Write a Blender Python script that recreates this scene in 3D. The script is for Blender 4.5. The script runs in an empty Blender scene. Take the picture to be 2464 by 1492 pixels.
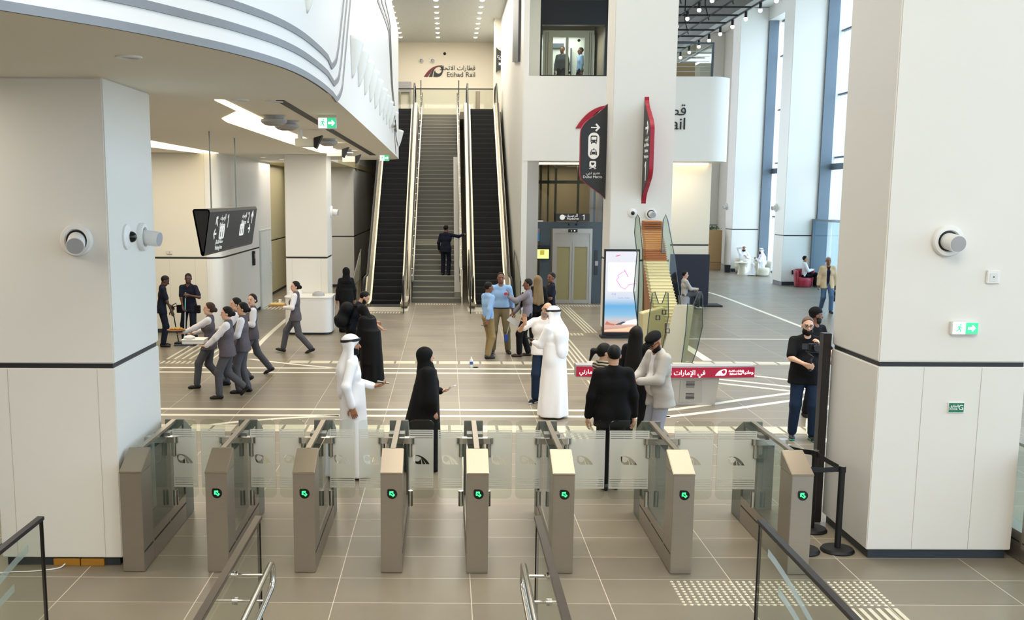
import bpy, bmesh, math, random
import numpy as np
from mathutils import Vector, Matrix
random.seed(7)
S = bpy.context.scene
COL = S.collection
PI = math.pi
# ---------------------------------------------------------------- camera
CF, CPX, CPY, CH = 2500.0, 1073.0, 845.0, 3.5      # focal length and principal point in pixels of the 2464x1492 frame, eye height
CTH, CRO = math.atan(375 / 2500.0), 0.0042
cd = bpy.data.cameras.new('camera'); cam = bpy.data.objects.new('camera', cd); COL.objects.link(cam)
cam.location = (0, 0, CH)
cam.rotation_euler = (Matrix.Rotation(PI / 2 - CTH, 3, 'X') @ Matrix.Rotation(CRO, 3, 'Z')).to_euler()
cd.sensor_fit = 'HORIZONTAL'; cd.sensor_width = 36.0; cd.lens = 36.0 * CF / 2464
cd.shift_x = (1232 - CPX) / 2464; cd.shift_y = (CPY - 746) / 2464
cd.clip_start = 0.05; cd.clip_end = 400
S.camera = cam
# ---------------------------------------------------------------- view, world, large lights
S.view_settings.view_transform = 'Standard'; S.view_settings.look = 'None'
S.view_settings.exposure = 0.22; S.view_settings.gamma = 1.0
S.view_settings.use_curve_mapping = False
W = bpy.data.worlds.new('sky'); S.world = W; W.use_nodes = True
wn = W.node_tree.nodes; wb = wn['Background']
wb.inputs[0].default_value = (0.84, 0.92, 1.05, 1); wb.inputs[1].default_value = 4.8
cy = S.cycles
cy.max_bounces = 9; cy.diffuse_bounces = 4; cy.glossy_bounces = 4; cy.transmission_bounces = 6; cy.transparent_max_bounces = 24
cy.sample_clamp_indirect = 4.0; cy.caustics_reflective = False; cy.caustics_refractive = False
cy.use_denoising = True
def area(name, loc, size, power, color, rot=(0, 0, 0), portal=False, spread=180):
    l = bpy.data.lights.new(name, 'AREA'); l.shape = 'RECTANGLE'; l.size, l.size_y = size
    l.energy = power; l.color = color; l.spread = math.radians(spread)
    o = bpy.data.objects.new(name, l); COL.objects.link(o); o.location = loc; o.rotation_euler = rot
    if portal: l.cycles.is_portal = True
    return o
WARM = (1.0, 0.86, 0.68); NEUT = (1.0, 0.92, 0.8)
area('hall_fill_light', (2.4, 6, 11.8), (9, 8), 110, NEUT, spread=120)  # hall area lamps are unseen, added under the ceiling as fill
area('hall_fill_light', (-1, -3.6, 11.8), (9, 4), 1300, NEUT)  # added behind the camera to brighten surfaces facing it
area('hall_fill_light', (3.4, 15, 11.8), (9, 9), 540, NEUT, spread=100)
area('hall_fill_light', (2.6, 26, 11.8), (9, 10), 430, NEUT, spread=125)
area('hall_fill_light', (11.8, 37, 11.8), (4, 18), 60, (1, .96, .92))
area('hall_fill_light', (-.5, 31.2, 11.8), (2.4, 5), 330, NEUT)  # added to brighten the wall right of the stairs
area('stair_void_light', (0, 44, 10.85), (3.6, 12), 800, (1, .93, .82))
area('soffit_downlights', (-6.6, 20, 4.46), (5, 11), 290, NEUT)
area('soffit_downlights', (-6.5, 9.5, 4.46), (4, 5), 200, NEUT)
area('soffit_downlights', (-2.4, 24, 4.46), (0.8, 9), 70, NEUT)
area('soffit_downlights', (-4.9, 35.5, 4.46), (2, 7), 110, NEUT)  # extra area lamp added to brighten the grey wall by the left escalator
area('lift_lobby_light', (6.0, 33.1, 4.46), (4, 0.8), 60, WARM)
area('window_portal', (12, -7.3, 5.6), (7, 10.8), 1, (1, 1, 1), (PI / 2, 0, 0), True)
for yy in (3.5, 11.2, 18.9, 26.6, 34.3, 45.7):
    area('window_portal', (15.35, yy, 5.9), (11.4, 6.4), 1, (1, 1, 1), (0, PI / 2, 0), True)

# ---------------------------------------------------------------- pixel helpers (photo pixel -> point on a plane of the place)
def ray(u, v):
    a, b = u - CPX, v - CPY; c, s = math.cos(CRO), math.sin(CRO)
    x, y = (a * c + b * s) / CF, (-a * s + b * c) / CF
    return (x, math.cos(CTH) - y * math.sin(CTH), -math.sin(CTH) - y * math.cos(CTH))
def onz(u, v, z=0.0):
    r = ray(u, v); t = (z - CH) / r[2]; return (r[0] * t, r[1] * t, z)
def ony(u, v, Y):
    r = ray(u, v); t = Y / r[1]; return (r[0] * t, Y, CH + r[2] * t)
def onx(u, v, X):
    r = ray(u, v); t = X / r[0]; return (X, r[1] * t, CH + r[2] * t)

# ---------------------------------------------------------------- materials
def lin(c):
    c = c.lstrip('#'); r = []
    for i in (0, 2, 4):
        v = int(c[i:i + 2], 16) / 255
        r.append(v / 12.92 if v <= .04045 else ((v + .055) / 1.055) ** 2.4)
    return tuple(r) + (1,)
MATS = {}
def mat(name, col, rough=.5, metal=0., var=.06, scale=3., spec=.5, emit=None, es=0., sheen=0., bump=0., bscale=60., stretch=None):
    if name in MATS: return MATS[name]
    m = bpy.data.materials.new(name); m.use_nodes = True; nt = m.node_tree; n = nt.nodes; L = nt.links
    p = n['Principled BSDF']; c = lin(col)
    p.inputs['Roughness'].default_value = rough; p.inputs['Metallic'].default_value = metal
    p.inputs['Specular IOR Level'].default_value = spec
    if sheen: p.inputs['Sheen Weight'].default_value = sheen
    tc = n.new('ShaderNodeTexCoord')
    src = tc.outputs['Object']
    if stretch:
        mp = n.new('ShaderNodeMapping'); mp.inputs['Scale'].default_value = stretch; L.new(src, mp.inputs[0]); src = mp.outputs[0]
    if var:
        ns = n.new('ShaderNodeTexNoise'); ns.inputs['Scale'].default_value = scale; ns.inputs['Detail'].default_value = 4
        L.new(src, ns.inputs['Vector'])
        mx = n.new('ShaderNodeMix'); mx.data_type = 'RGBA'
        mx.inputs[6].default_value = tuple(x * (1 - var) for x in c[:3]) + (1,)
        mx.inputs[7].default_value = tuple(min(1, x * (1 + var)) for x in c[:3]) + (1,)
        L.new(ns.outputs[0], mx.inputs[0]); L.new(mx.outputs[2], p.inputs['Base Color'])
    else: p.inputs['Base Color'].default_value = c
    if bump:
        nb = n.new('ShaderNodeTexNoise'); nb.inputs['Scale'].default_value = bscale; nb.inputs['Detail'].default_value = 3; L.new(src, nb.inputs['Vector'])
        bp = n.new('ShaderNodeBump'); bp.inputs['Strength'].default_value = bump; bp.inputs['Distance'].default_value = .022
        L.new(nb.outputs[0], bp.inputs['Height']); L.new(bp.outputs[0], p.inputs['Normal'])
    if emit:
        p.inputs['Emission Color'].default_value = lin(emit); p.inputs['Emission Strength'].default_value = es
    MATS[name] = m; return m
def glass(name, tint='#eef6f2', refl=1.0, frost=0.0, fcol='#c8cac4'):
    if name in MATS: return MATS[name]
    m = bpy.data.materials.new(name); m.use_nodes = True; nt = m.node_tree; n = nt.nodes; L = nt.links
    for x in list(n): n.remove(x)
    out = n.new('ShaderNodeOutputMaterial'); tr = n.new('ShaderNodeBsdfTransparent'); tr.inputs[0].default_value = lin(tint)
    gl = n.new('ShaderNodeBsdfGlossy'); gl.inputs['Roughness'].default_value = .03
    fr = n.new('ShaderNodeFresnel'); fr.inputs[0].default_value = 1.45
    mu = n.new('ShaderNodeMath'); mu.operation = 'MULTIPLY'; mu.inputs[1].default_value = refl; mu.use_clamp = True
    ge = n.new('ShaderNodeNewGeometry'); iv = n.new('ShaderNodeMath'); iv.operation = 'SUBTRACT'; iv.inputs[0].default_value = 1.0; L.new(ge.outputs['Backfacing'], iv.inputs[1])
    fm = n.new('ShaderNodeMath'); fm.operation = 'MULTIPLY'; L.new(fr.outputs[0], fm.inputs[0]); L.new(iv.outputs[0], fm.inputs[1])
    L.new(fm.outputs[0], mu.inputs[0]); base = tr.outputs[0]
    if frost:
        di = n.new('ShaderNodeBsdfDiffuse'); di.inputs[0].default_value = lin(fcol)
        tl = n.new('ShaderNodeBsdfTranslucent'); tl.inputs[0].default_value = lin(fcol)
        m1 = n.new('ShaderNodeMixShader'); m1.inputs[0].default_value = .5; L.new(di.outputs[0], m1.inputs[1]); L.new(tl.outputs[0], m1.inputs[2])
        ns = n.new('ShaderNodeTexNoise'); ns.inputs['Scale'].default_value = 2.5
        mr = n.new('ShaderNodeMapRange'); mr.inputs[3].default_value = max(0, frost - .05); mr.inputs[4].default_value = min(1, frost + .05)
        L.new(ns.outputs[0], mr.inputs[0])
        m2 = n.new('ShaderNodeMixShader'); L.new(mr.outputs[0], m2.inputs[0]); L.new(base, m2.inputs[1]); L.new(m1.outputs[0], m2.inputs[2]); base = m2.outputs[0]
    mx = n.new('ShaderNodeMixShader'); L.new(mu.outputs[0], mx.inputs[0]); L.new(base, mx.inputs[1]); L.new(gl.outputs[0], mx.inputs[2])
    L.new(mx.outputs[0], out.inputs[0]); MATS[name] = m; return m

WALL = mat('painted_panel_white', '#e6e3dc', .45, var=.015, scale=.8)
WALL2 = mat('painted_wall_cream', '#e4ddcb', .5, var=.015, scale=.8)
OLIVE = mat('corridor_panel_beige', '#c9bf98', .4, var=.02)
SOFF = mat('soffit_white', '#efeadd', .7, var=.01)
FASC = mat('fascia_white', '#ecebea', .4, var=.01)
JOINT = mat('dark_joint', '#23242a', .5)
SKIRT = mat('dark_skirting', '#2c343c', .45)
BANDM = mat('metal_band', '#85868a', .45, .3, var=.08, scale=6)
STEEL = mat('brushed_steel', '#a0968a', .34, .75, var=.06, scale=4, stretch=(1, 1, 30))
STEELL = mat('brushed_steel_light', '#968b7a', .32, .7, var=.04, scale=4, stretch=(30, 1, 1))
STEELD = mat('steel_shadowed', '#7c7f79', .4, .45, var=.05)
CHROME = mat('polished_steel', '#d0cdc8', .16, .95, var=.03)
BLACK = mat('black_matte', '#101114', .55, var=.1)
BLACKG = mat('black_gloss', '#0c0d10', .2, var=.05)
DARKM = mat('dark_anodised', '#2d2b2e', .4, .3)
RED = mat('signal_red', '#a3102c', .4, var=.04)
WHITE = mat('white_plastic', '#e9e8e6', .4, var=.01)
GREYP = mat('grey_plastic', '#a6a5a8', .5, var=.02)
SIGNK = mat('sign_black', '#26292d', .45, var=.04)
SIGNW = mat('sign_white', '#f0efec', .5, var=0, emit='#f0efec', es=.15)
GLASS = glass('clear_glass', '#f5f8f5', .9)
GLASSD = glass('lift_glass', '#dedbce', 1.0)
GLASSW = glass('window_glass', '#e6f0f4', .6)
FROST = glass('frosted_film', '#f6f6f4', .3, .55, '#f4f2ec')
FROST2 = glass('frosted_stripe', '#f0f4f4', .3, .35, '#eef4f6')
SLATEF = mat('steel_blue_frame', '#66737f', .4, .2, var=.04)

# ---------------------------------------------------------------- mesh builder
class MB:
    def __init__(s): s.v = []; s.f = []; s.m = []; s.nb = 0
    def add(s, vs, fs, mi=0):
        k = len(s.v); s.v += [tuple(v) for v in vs]; s.f += [tuple(i + k for i in f) for f in fs]; s.m += [mi] * len(fs); return s
    def box(s, x0, x1, y0, y1, z0, z1, mi=0):
        x0, x1 = sorted((x0, x1)); y0, y1 = sorted((y0, y1)); z0, z1 = sorted((z0, z1))
        e = .0003 * (s.nb % 7); s.nb += 1; x0 -= e; y0 -= e; z0 -= e; x1 += e; y1 += e; z1 += e   # overlapping boxes never share a face plane
        return s.add([(x0, y0, z0), (x1, y0, z0), (x1, y1, z0), (x0, y1, z0), (x0, y0, z1), (x1, y0, z1), (x1, y1, z1), (x0, y1, z1)],
            [(3, 2, 1, 0), (4, 5, 6, 7), (0, 1, 5, 4), (1, 2, 6, 5), (2, 3, 7, 6), (3, 0, 4, 7)], mi)
    def prism(s, poly, f0, f1, mi=0, cap=True):
        n = len(poly); vs = [f0(*p) for p in poly] + [f1(*p) for p in poly]
        fs = [(i, (i + 1) % n, n + (i + 1) % n, n + i) for i in range(n)]
        if cap: fs += [tuple(range(n - 1, -1, -1)), tuple(range(n, 2 * n))]
        return s.add(vs, fs, mi)
    def px(s, poly, x0, x1, mi=0): return s.prism(poly, lambda a, b: (x0, a, b), lambda a, b: (x1, a, b), mi)   # poly in (y,z)
    def py(s, poly, y0, y1, mi=0): return s.prism(poly, lambda a, b: (a, y0, b), lambda a, b: (a, y1, b), mi)   # poly in (x,z)
    def pz(s, poly, z0, z1, mi=0): return s.prism(poly, lambda a, b: (a, b, z0), lambda a, b: (a, b, z1), mi)   # poly in (x,y)
    def cyl(s, p0, p1, r0, r1=None, n=16, mi=0, cap=True):
        r1 = r0 if r1 is None else r1
        a = Vector(p0); b = Vector(p1); d = (b - a).normalized()
        u = d.orthogonal().normalized(); w = d.cross(u); vs = []
        for c, r in ((a, r0), (b, r1)):
            for i in range(n):
                t = 2 * PI * i / n; vs.append(c + u * (r * math.cos(t)) + w * (r * math.sin(t)))
        fs = [(i, (i + 1) % n, n + (i + 1) % n, n + i) for i in range(n)]
        if cap: fs += [tuple(range(n - 1, -1, -1)), tuple(range(n, 2 * n))]
        return s.add(vs, fs, mi)
    def tube(s, pts, r, n=10, mi=0, closed=False):
        P = [Vector(p) for p in pts]; m = len(P); vs = []; prev = None
        for i, p in enumerate(P):
            if closed: d = (P[(i + 1) % m] - P[i - 1])
            else: d = (P[min(i + 1, m - 1)] - P[max(i - 1, 0)])
            d.normalize()
            if prev is None: u = d.orthogonal().normalized()
            else: u = (prev - d * prev.dot(d)).normalized()
            prev = u; w = d.cross(u); rr = r[i] if isinstance(r, (list, tuple)) else r
            for j in range(n):
                t = 2 * PI * j / n; vs.append(p + u * (rr * math.cos(t)) + w * (rr * math.sin(t)))
        fs = []
        for i in range(m if closed else m - 1):
            k = (i + 1) % m
            for j in range(n): fs.append((i * n + j, i * n + (j + 1) % n, k * n + (j + 1) % n, k * n + j))
        if not closed: fs += [tuple(range(n - 1, -1, -1)), tuple(range((m - 1) * n, m * n))]
        return s.add(vs, fs, mi)
    def bar(s, pts, w, h, mi=0):      # rectangular bar along a polyline (w sideways, h up)
        P = [Vector(p) for p in pts]; m = len(P); vs = []
        for i, p in enumerate(P):
            d = (P[min(i + 1, m - 1)] - P[max(i - 1, 0)]).normalized()
            side = Vector((d.y, -d.x, 0)); side = side.normalized() if side.length > 1e-4 else Vector((1, 0, 0))
            up = side.cross(d)
            for a, b in ((-1, -1), (1, -1), (1, 1), (-1, 1)): vs.append(p + side * (a * w / 2) + up * (b * h / 2))
        fs = [(i * 4 + j, i * 4 + (j + 1) % 4, i * 4 + 4 + (j + 1) % 4, i * 4 + 4 + j) for i in range(m - 1) for j in range(4)]
        fs += [(3, 2, 1, 0), tuple(range((m - 1) * 4, m * 4))]
        return s.add(vs, fs, mi)
    def lathe(s, prof, c=(0, 0, 0), n=24, mi=0, M=None):
        vs = []
        for r, z in prof:
            for i in range(n):
                t = 2 * PI * i / n; p = Vector((r * math.cos(t), r * math.sin(t), z))
                if M: p = M @ p
                vs.append(p + Vector(c))
        k = len(prof); fs = [(i * n + j, i * n + (j + 1) % n, (i + 1) * n + (j + 1) % n, (i + 1) * n + j) for i in range(k - 1) for j in range(n)]
        fs += [tuple(range(n - 1, -1, -1)), tuple(range((k - 1) * n, k * n))]
        return s.add(vs, fs, mi)
    def ell(s, c, r, n=14, k=9, mi=0):
        rr = r if isinstance(r, (tuple, list)) else (r, r, r)
        pr = [(math.sin(PI * i / k), -math.cos(PI * i / k)) for i in range(k + 1)]; pr[0] = (.02, -1); pr[-1] = (.02, 1)
        return s.lathe(pr, c, n, mi, Matrix.Diagonal(rr))
    def grid(s, F, nu, nv, mi=0, cu=False):
        vs = [F(i / nu, j / nv) for j in range(nv + 1) for i in range(nu + 1)]
        return s.add(vs, [(j * (nu + 1) + i, j * (nu + 1) + i + 1, (j + 1) * (nu + 1) + i + 1, (j + 1) * (nu + 1) + i) for j in range(nv) for i in range(nu)], mi)
    def build(s, name, mats, parent=None, smooth=False, bevel=0, world=True):
        me = bpy.data.meshes.new(name)
        off = Vector(WL.get(parent.name, (0, 0, 0))) if (parent and world) else Vector((0, 0, 0))
        me.from_pydata([tuple(Vector(v) - off) for v in s.v], [], s.f)
        for m in (mats if isinstance(mats, (list, tuple)) else [mats]): me.materials.append(m)
        me.polygons.foreach_set('material_index', s.m)
        bm = bmesh.new(); bm.from_mesh(me); bmesh.ops.recalc_face_normals(bm, faces=bm.faces)
        if bevel:
            bmesh.ops.remove_doubles(bm, verts=bm.verts, dist=1e-5)
            es = [e for e in bm.edges if len(e.link_faces) == 2 and e.calc_face_angle(0) > .6]
            bmesh.ops.bevel(bm, geom=es, offset=bevel, segments=2, affect='EDGES', clamp_overlap=True)
        bm.to_mesh(me); bm.free()
        if smooth:
            me.polygons.foreach_set('use_smooth', [True] * len(me.polygons)); me.set_sharp_from_angle(angle=.7)
        o = bpy.data.objects.new(name, me); COL.objects.link(o)
        if parent: o.parent = parent
        WL[o.name] = tuple(off)
        return o
WL = {}
def empty(name, loc=(0, 0, 0), rz=0):
    o = bpy.data.objects.new(name, None); COL.objects.link(o); o.location = loc; o.rotation_euler = (0, 0, rz)
    o.empty_display_size = .1; WL[o.name] = tuple(loc); return o
def tag(o, label=None, cat=None, group=None, kind=None):
    if label: o['label'] = label
    if cat: o['category'] = cat
    if group: o['group'] = group
    if kind: o['kind'] = kind
    return o
def thing(name, label, cat, loc=(0, 0, 0), rz=0, group=None): return tag(empty(name, loc, rz), label, cat, group)
def struct(mb, name, mats, parent=None, **k): return tag(mb.build(name, mats, parent, **k), kind='structure')
def copy_tree(o, label=None, group=None, loc=None, rz=None, parent=None):
    c = o.copy(); COL.objects.link(c)
    if parent: c.parent = parent
    if loc is not None: c.location = loc
    if rz is not None: c.rotation_euler = (0, 0, rz)
    if label: c['label'] = label
    if group: c['group'] = group
    for ch in o.children: copy_tree(ch, parent=c)
    return c
def rrect(x0, x1, y0, y1, r, n=5):
    r = min(r, (x1 - x0) / 2 - 1e-4, (y1 - y0) / 2 - 1e-4); P = []
    for cx, cy_, a in ((x1 - r, y1 - r, 0), (x0 + r, y1 - r, 90), (x0 + r, y0 + r, 180), (x1 - r, y0 + r, 270)):
        for i in range(n + 1):
            t = math.radians(a + 90 * i / n); P.append((cx + r * math.cos(t), cy_ + r * math.sin(t)))
    return P
def circ(cx, cy_, r, n=24, a0=0, a1=360): return [(cx + r * math.cos(math.radians(a0 + (a1 - a0) * i / n)), cy_ + r * math.sin(math.radians(a0 + (a1 - a0) * i / n))) for i in range(n + (0 if a1 - a0 == 360 else 1))]
# flat shapes (outline loops, holes where loops nest) and lettering, laid on a plane with origin o, right r, up u
def flat(name, loops, m, o, r, u, parent=None, ext=.002, world=True):
    cu = bpy.data.curves.new(name, 'CURVE'); cu.dimensions = '2D'; cu.fill_mode = 'BOTH'; cu.extrude = ext
    for lp in loops:
        sp = cu.splines.new('POLY'); sp.points.add(len(lp) - 1); sp.use_cyclic_u = True
        for q, p in zip(sp.points, lp): q.co = (p[0], p[1], 0, 1)
    return _cv(name, cu, m, o, r, u, parent, world)
def text(name, body, size, m, o, r, u, parent=None, align='CENTER', ext=.002, world=True, sx=1.0, space=1.0):
    cu = bpy.data.curves.new(name, 'FONT'); cu.body = body; cu.size = size; cu.align_x = align; cu.align_y = 'CENTER'; cu.extrude = ext; cu.resolution_u = 3; cu.space_character = space
    return _cv(name, cu, m, o, r, u, parent, world, sx)
def _cv(name, cu, m, o, r, u, parent, world, sx=1.0):
    t = bpy.data.objects.new('tmp', cu); COL.objects.link(t)
    dg = bpy.context.evaluated_depsgraph_get()
    me = bpy.data.meshes.new_from_object(t.evaluated_get(dg)); bpy.data.objects.remove(t); bpy.data.curves.remove(cu)
    r = Vector(r).normalized(); u = Vector(u).normalized(); n = r.cross(u)
    off = Vector(WL.get(parent.name, (0, 0, 0))) if (parent and world) else Vector((0, 0, 0))
    M = Matrix((r * sx, u, n)).transposed().to_4x4(); M.translation = Vector(o) - off
    me.transform(M); me.materials.clear(); me.materials.append(m)
    me.polygons.foreach_set('material_index', [0] * len(me.polygons))
    ob = bpy.data.objects.new(name, me); COL.objects.link(ob)
    if parent: ob.parent = parent
    WL[ob.name] = tuple(off); return ob
# Arabic wording as already joined letter forms, in visual order
def one(cx, cy_, h):   # outline of a figure 1
    return [(cx + h * a, cy_ + h * c) for a, c in ((.08, -.5), (.08, .5), (-.05, .5), (-.27, .33), (-.27, .2), (-.06, .33), (-.06, -.5))]
AR_RAIL = '\ufea9\ufe8e\ufea4\ufe97\ufefb\ufe8d \ufe95\ufe8d\ufead\ufe8e\ufec4\ufed7'
AR_PLAT = '\ufed2\ufef4\ufebb\ufeae\ufedf\ufe8d'
AR_EXIT = '\ufe9d\ufeae\ufea8\ufee3'
AR_METRO = '\ufef2\ufe91\ufea9 \ufeed\ufeae\ufe98\ufee3'
AR_UAE = '\ufef2\ufe97\ufead\ufe8e\ufee3\ufe87 \ufede\ufedc\ufedf\ufe8d \ufe95\ufe8d\ufead\ufe8e\ufee3\ufef9\ufe8d \ufef2\ufed3'
AR_WAIT = '\ufead\ufe8e\ufec8\ufe98\ufee7\ufefb\ufe8d \ufe94\ufed8\ufec4\ufee8\ufee3'
AR_FLOOR = '\ufed6\ufe91\ufe8e\ufec4\ufedf\ufe8d'
def arrow(cx, cy_, s, ang, w=.2):   # arrow outline, pointing along ang degrees
    p = [(-.5, -w / 2), (.22, -w / 2), (-.02, -.32), (.14, -.46), (.56, 0), (.14, .46), (-.02, .32), (.22, w / 2), (-.5, w / 2)]
    c, d = math.cos(math.radians(ang)), math.sin(math.radians(ang))
    return [(cx + s * (x * c - y * d), cy_ + s * (x * d + y * c)) for x, y in p]
def emblem(ox, oy, s):   # the eye-like rail emblem: red swoosh, dark swoosh, dark drop with round hole (three loop groups)
    def q(pts): return [(ox + s * x, oy + s * y) for x, y in pts]
    def bez(a, b, c, n=10): return [((1 - t) ** 2 * a[0] + 2 * t * (1 - t) * b[0] + t * t * c[0], (1 - t) ** 2 * a[1] + 2 * t * (1 - t) * b[1] + t * t * c[1]) for t in [i / n for i in range(n + 1)]]
    sw = bez((0, 0), (.35, .62), (.95, .57)) + bez((.93, .545), (.5, .52), (.2, 0))
    s2 = bez((.25, 0), (.42, .38), (.62, .46)) + bez((.56, .4), (.48, .3), (.43, 0))
    dr = bez((.49, 0), (.5, .25), (.57, .33)) + circ(.74, .33, .165, 14, 180, 390) + bez((.88, .45), (.84, .5), (.76, .52)) + bez((.99, .53), (1.02, .0), (.66, 0), 12)
    return q(sw), q(s2), q(dr)
# ================================================================ the setting
def floor_material():
    m = bpy.data.materials.new('stone_tiles'); m.use_nodes = True; nt = m.node_tree; n = nt.nodes; L = nt.links; p = n['Principled BSDF']
    tc = n.new('ShaderNodeTexCoord'); sp = n.new('ShaderNodeSeparateXYZ'); L.new(tc.outputs['Object'], sp.inputs[0])
    def mth(op, a, b=None):
        x = n.new('ShaderNodeMath'); x.operation = op
        for i, q in enumerate((a, b)):
            if q is None: continue
            if isinstance(q, (int, float)): x.inputs[i].default_value = q
            else: L.new(q, x.inputs[i])
        return x.outputs[0]
    cell = []; line = []
    for ax, o0, st, w in (('X', .231 - 48, 1.2, .0042), ('Y', 8.592 - 58.8, .588, .0042)):
        q = mth('DIVIDE', mth('SUBTRACT', sp.outputs[ax], o0), st)
        f = mth('FRACT', q); d = mth('MULTIPLY', mth('MINIMUM', f, mth('SUBTRACT', 1., f)), st)
        line.append(mth('LESS_THAN', d, w)); cell.append(mth('FLOOR', q))
    cb = n.new('ShaderNodeCombineXYZ'); L.new(cell[0], cb.inputs[0]); L.new(cell[1], cb.inputs[1])
    wn_ = n.new('ShaderNodeTexWhiteNoise'); L.new(cb.outputs[0], wn_.inputs[0])
    n1 = n.new('ShaderNodeTexNoise'); n1.inputs['Scale'].default_value = 1.4; n1.inputs['Detail'].default_value = 6; L.new(tc.outputs['Object'], n1.inputs[0])
    t = mth('ADD', mth('MULTIPLY', wn_.outputs[0], .35), mth('MULTIPLY', n1.outputs[0], .65))
    r = n.new('ShaderNodeValToRGB'); r.color_ramp.elements[0].position = .2; r.color_ramp.elements[0].color = lin('#776e60'); r.color_ramp.elements[1].position = .8; r.color_ramp.elements[1].color = lin('#8a806e'); L.new(t, r.inputs[0])
    mx = n.new('ShaderNodeMix'); mx.data_type = 'RGBA'; L.new(mth('MAXIMUM', line[0], line[1]), mx.inputs[0]); L.new(r.outputs[0], mx.inputs[6]); mx.inputs[7].default_value = lin('#c9c0ae')
    L.new(mx.outputs[2], p.inputs['Base Color'])
    rr = n.new('ShaderNodeMapRange'); rr.inputs[3].default_value = .26; rr.inputs[4].default_value = .4; L.new(n1.outputs[0], rr.inputs[0]); L.new(rr.outputs[0], p.inputs['Roughness'])
    return m
FLOOR = floor_material()
struct(MB().box(-18, 15.6, -7, 64, -.2, 0), 'floor', FLOOR)
INLAY = mat('white_inlay', '#ece4d2', .4, var=.02)
TACT = mat('tactile_metal', '#e2dac4', .3, .2, var=.03)  # cream colour stands for reflections on the shiny metal studs
tn = [0]
def trim(mb, m, **k):
    tn[0] += 1; return struct(mb, 'trim_%d' % tn[0], m, **k)
def ribbon(pts, w, z0=.0, z1=.004, close=False):
    b = MB(); P = [Vector((p[0], p[1], 0)) for p in pts]; vs = []
    for i, p in enumerate(P):
        d = (P[min(i + 1, len(P) - 1)] - P[max(i - 1, 0)]).normalized(); s = Vector((-d.y, d.x, 0)) * (w / 2)
        vs += [p + s + Vector((0, 0, z0)), p - s + Vector((0, 0, z0)), p - s + Vector((0, 0, z1)), p + s + Vector((0, 0, z1))]
    m = len(P); fs = [(i * 4 + j, i * 4 + (j + 1) % 4, i * 4 + 4 + (j + 1) % 4, i * 4 + 4 + j) for i in range(m - 1) for j in range(4)] + [(3, 2, 1, 0), tuple(range((m - 1) * 4, m * 4))]
    return b.add(vs, fs)
def spline(pts, n=8):
    P = [Vector(p) for p in pts]; P = [P[0] * 2 - P[1]] + P + [P[-1] * 2 - P[-2]]; out = []
    for i in range(1, len(P) - 2):
        a, b, c, d = P[i - 1:i + 3]
        for k in range(n):
            t = k / n; out.append(.5 * ((2 * b) + (c - a) * t + (2 * a - 5 * b + 4 * c - d) * t * t + (3 * b - a - 3 * c + d) * t ** 3))
    out.append(P[-2]); return out
for y, xr in ((20.9, 3.2), (20.36, 3.0), (16.79, 3.6), (16.31, 3.6)):
    trim(ribbon([(-16, y), (xr, y)], .125), INLAY)
pz = lambda *uv: [Vector(onz(u, v)) for u, v in uv]
for pts, w in ((pz((1560, 890), (1640, 892), (1718, 896), (1807, 904), (1893, 914), (1990, 928)), .12),
               (pz((1560, 899), (1640, 903), (1718, 912), (1800, 920), (1894, 930), (1990, 942)), .12),
               (pz((1640, 911), (1718, 921), (1800, 930), (1897, 941), (1990, 953)), .12),
               (pz((1450, 991), (1540, 990), (1614, 986), (1711, 973), (1800, 960), (1897, 947), (1990, 934)), .12),
               (pz((1450, 1006), (1540, 1006), (1612, 1002), (1711, 991), (1800, 979), (1899, 965), (1990, 953)), .12),
               (pz((440, 1032), (466, 1029), (555, 1017), (680, 1007), (816, 1001)), .1),
               (pz((600, 864), (656, 871), (730, 879), (808, 886)), .1),
               (pz((604, 850), (640, 812), (690, 768), (720, 745)), .12),
               (pz((1650, 700), (1709, 705), (1815, 743), (1925, 785), (1990, 810)), .12),
               (pz((1648, 832), (1703, 868)), .2), (pz((1560, 815), (1700, 816), (1990, 817)), .08),
               (pz((1992, 976), (1968, 990), (1957, 1015), (1962, 1048), (1990, 1065)), .22)):
    trim(ribbon(spline(pts) if len(pts) > 2 else pts, w), INLAY)
def bars(x0, x1, y0, y1, along, pitch=.055, w=.028, gap=None):
    b = MB()
    if along == 'y':
        x = x0
        while x < x1:
            if not gap or ((x - x0) % gap[0]) < gap[1]: b.box(x, x + w, y0, y1, 0, .006)
            x += pitch
    else:
        y = y0
        while y < y1:
            x = x0
            while x < x1:
                e = min(x1, x + (gap[1] if gap else 99)); b.box(x, e, y, y + w, 0, .006); x += gap[0] if gap else 99
            y += pitch
    return b
trim(bars(-4.6, 5.6, 15.15, 15.56, 'x', .058, .047, (.36, .315)), TACT)
trim(bars(-3.3, 2.1, 21.5, 21.85, 'x', .07, .06, (.45, .4)), TACT)
trim(bars(3.0, 7.4, 21.6, 21.9, 'x', .07, .06, (.45, .4)), TACT)
trim(bars(-6.2, -4.9, 21.4, 21.75, 'y', .11, .05), TACT); trim(bars(-6.0, -5.0, 22.0, 24.3, 'y', .16, .05), TACT)
trim(bars(-1.0, .3, 33.45, 33.75, 'y', .085, .045), TACT); trim(bars(-2.45, -1.35, 30.9, 31.25, 'y', .085, .045), TACT); trim(bars(.9, 2.0, 30.9, 31.25, 'y', .085, .045), TACT)
trim(bars(-6.0, -4.9, 31.8, 34.2, 'y', .12, .05), TACT)
trim(bars(3.4, 5.0, 33.1, 33.5, 'y', .09, .045), TACT); trim(bars(3.6, 3.95, 26.6, 33.0, 'y', .09, .04), TACT); trim(bars(3.0, 3.5, 26.1, 26.5, 'y', .09, .045), TACT)
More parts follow.
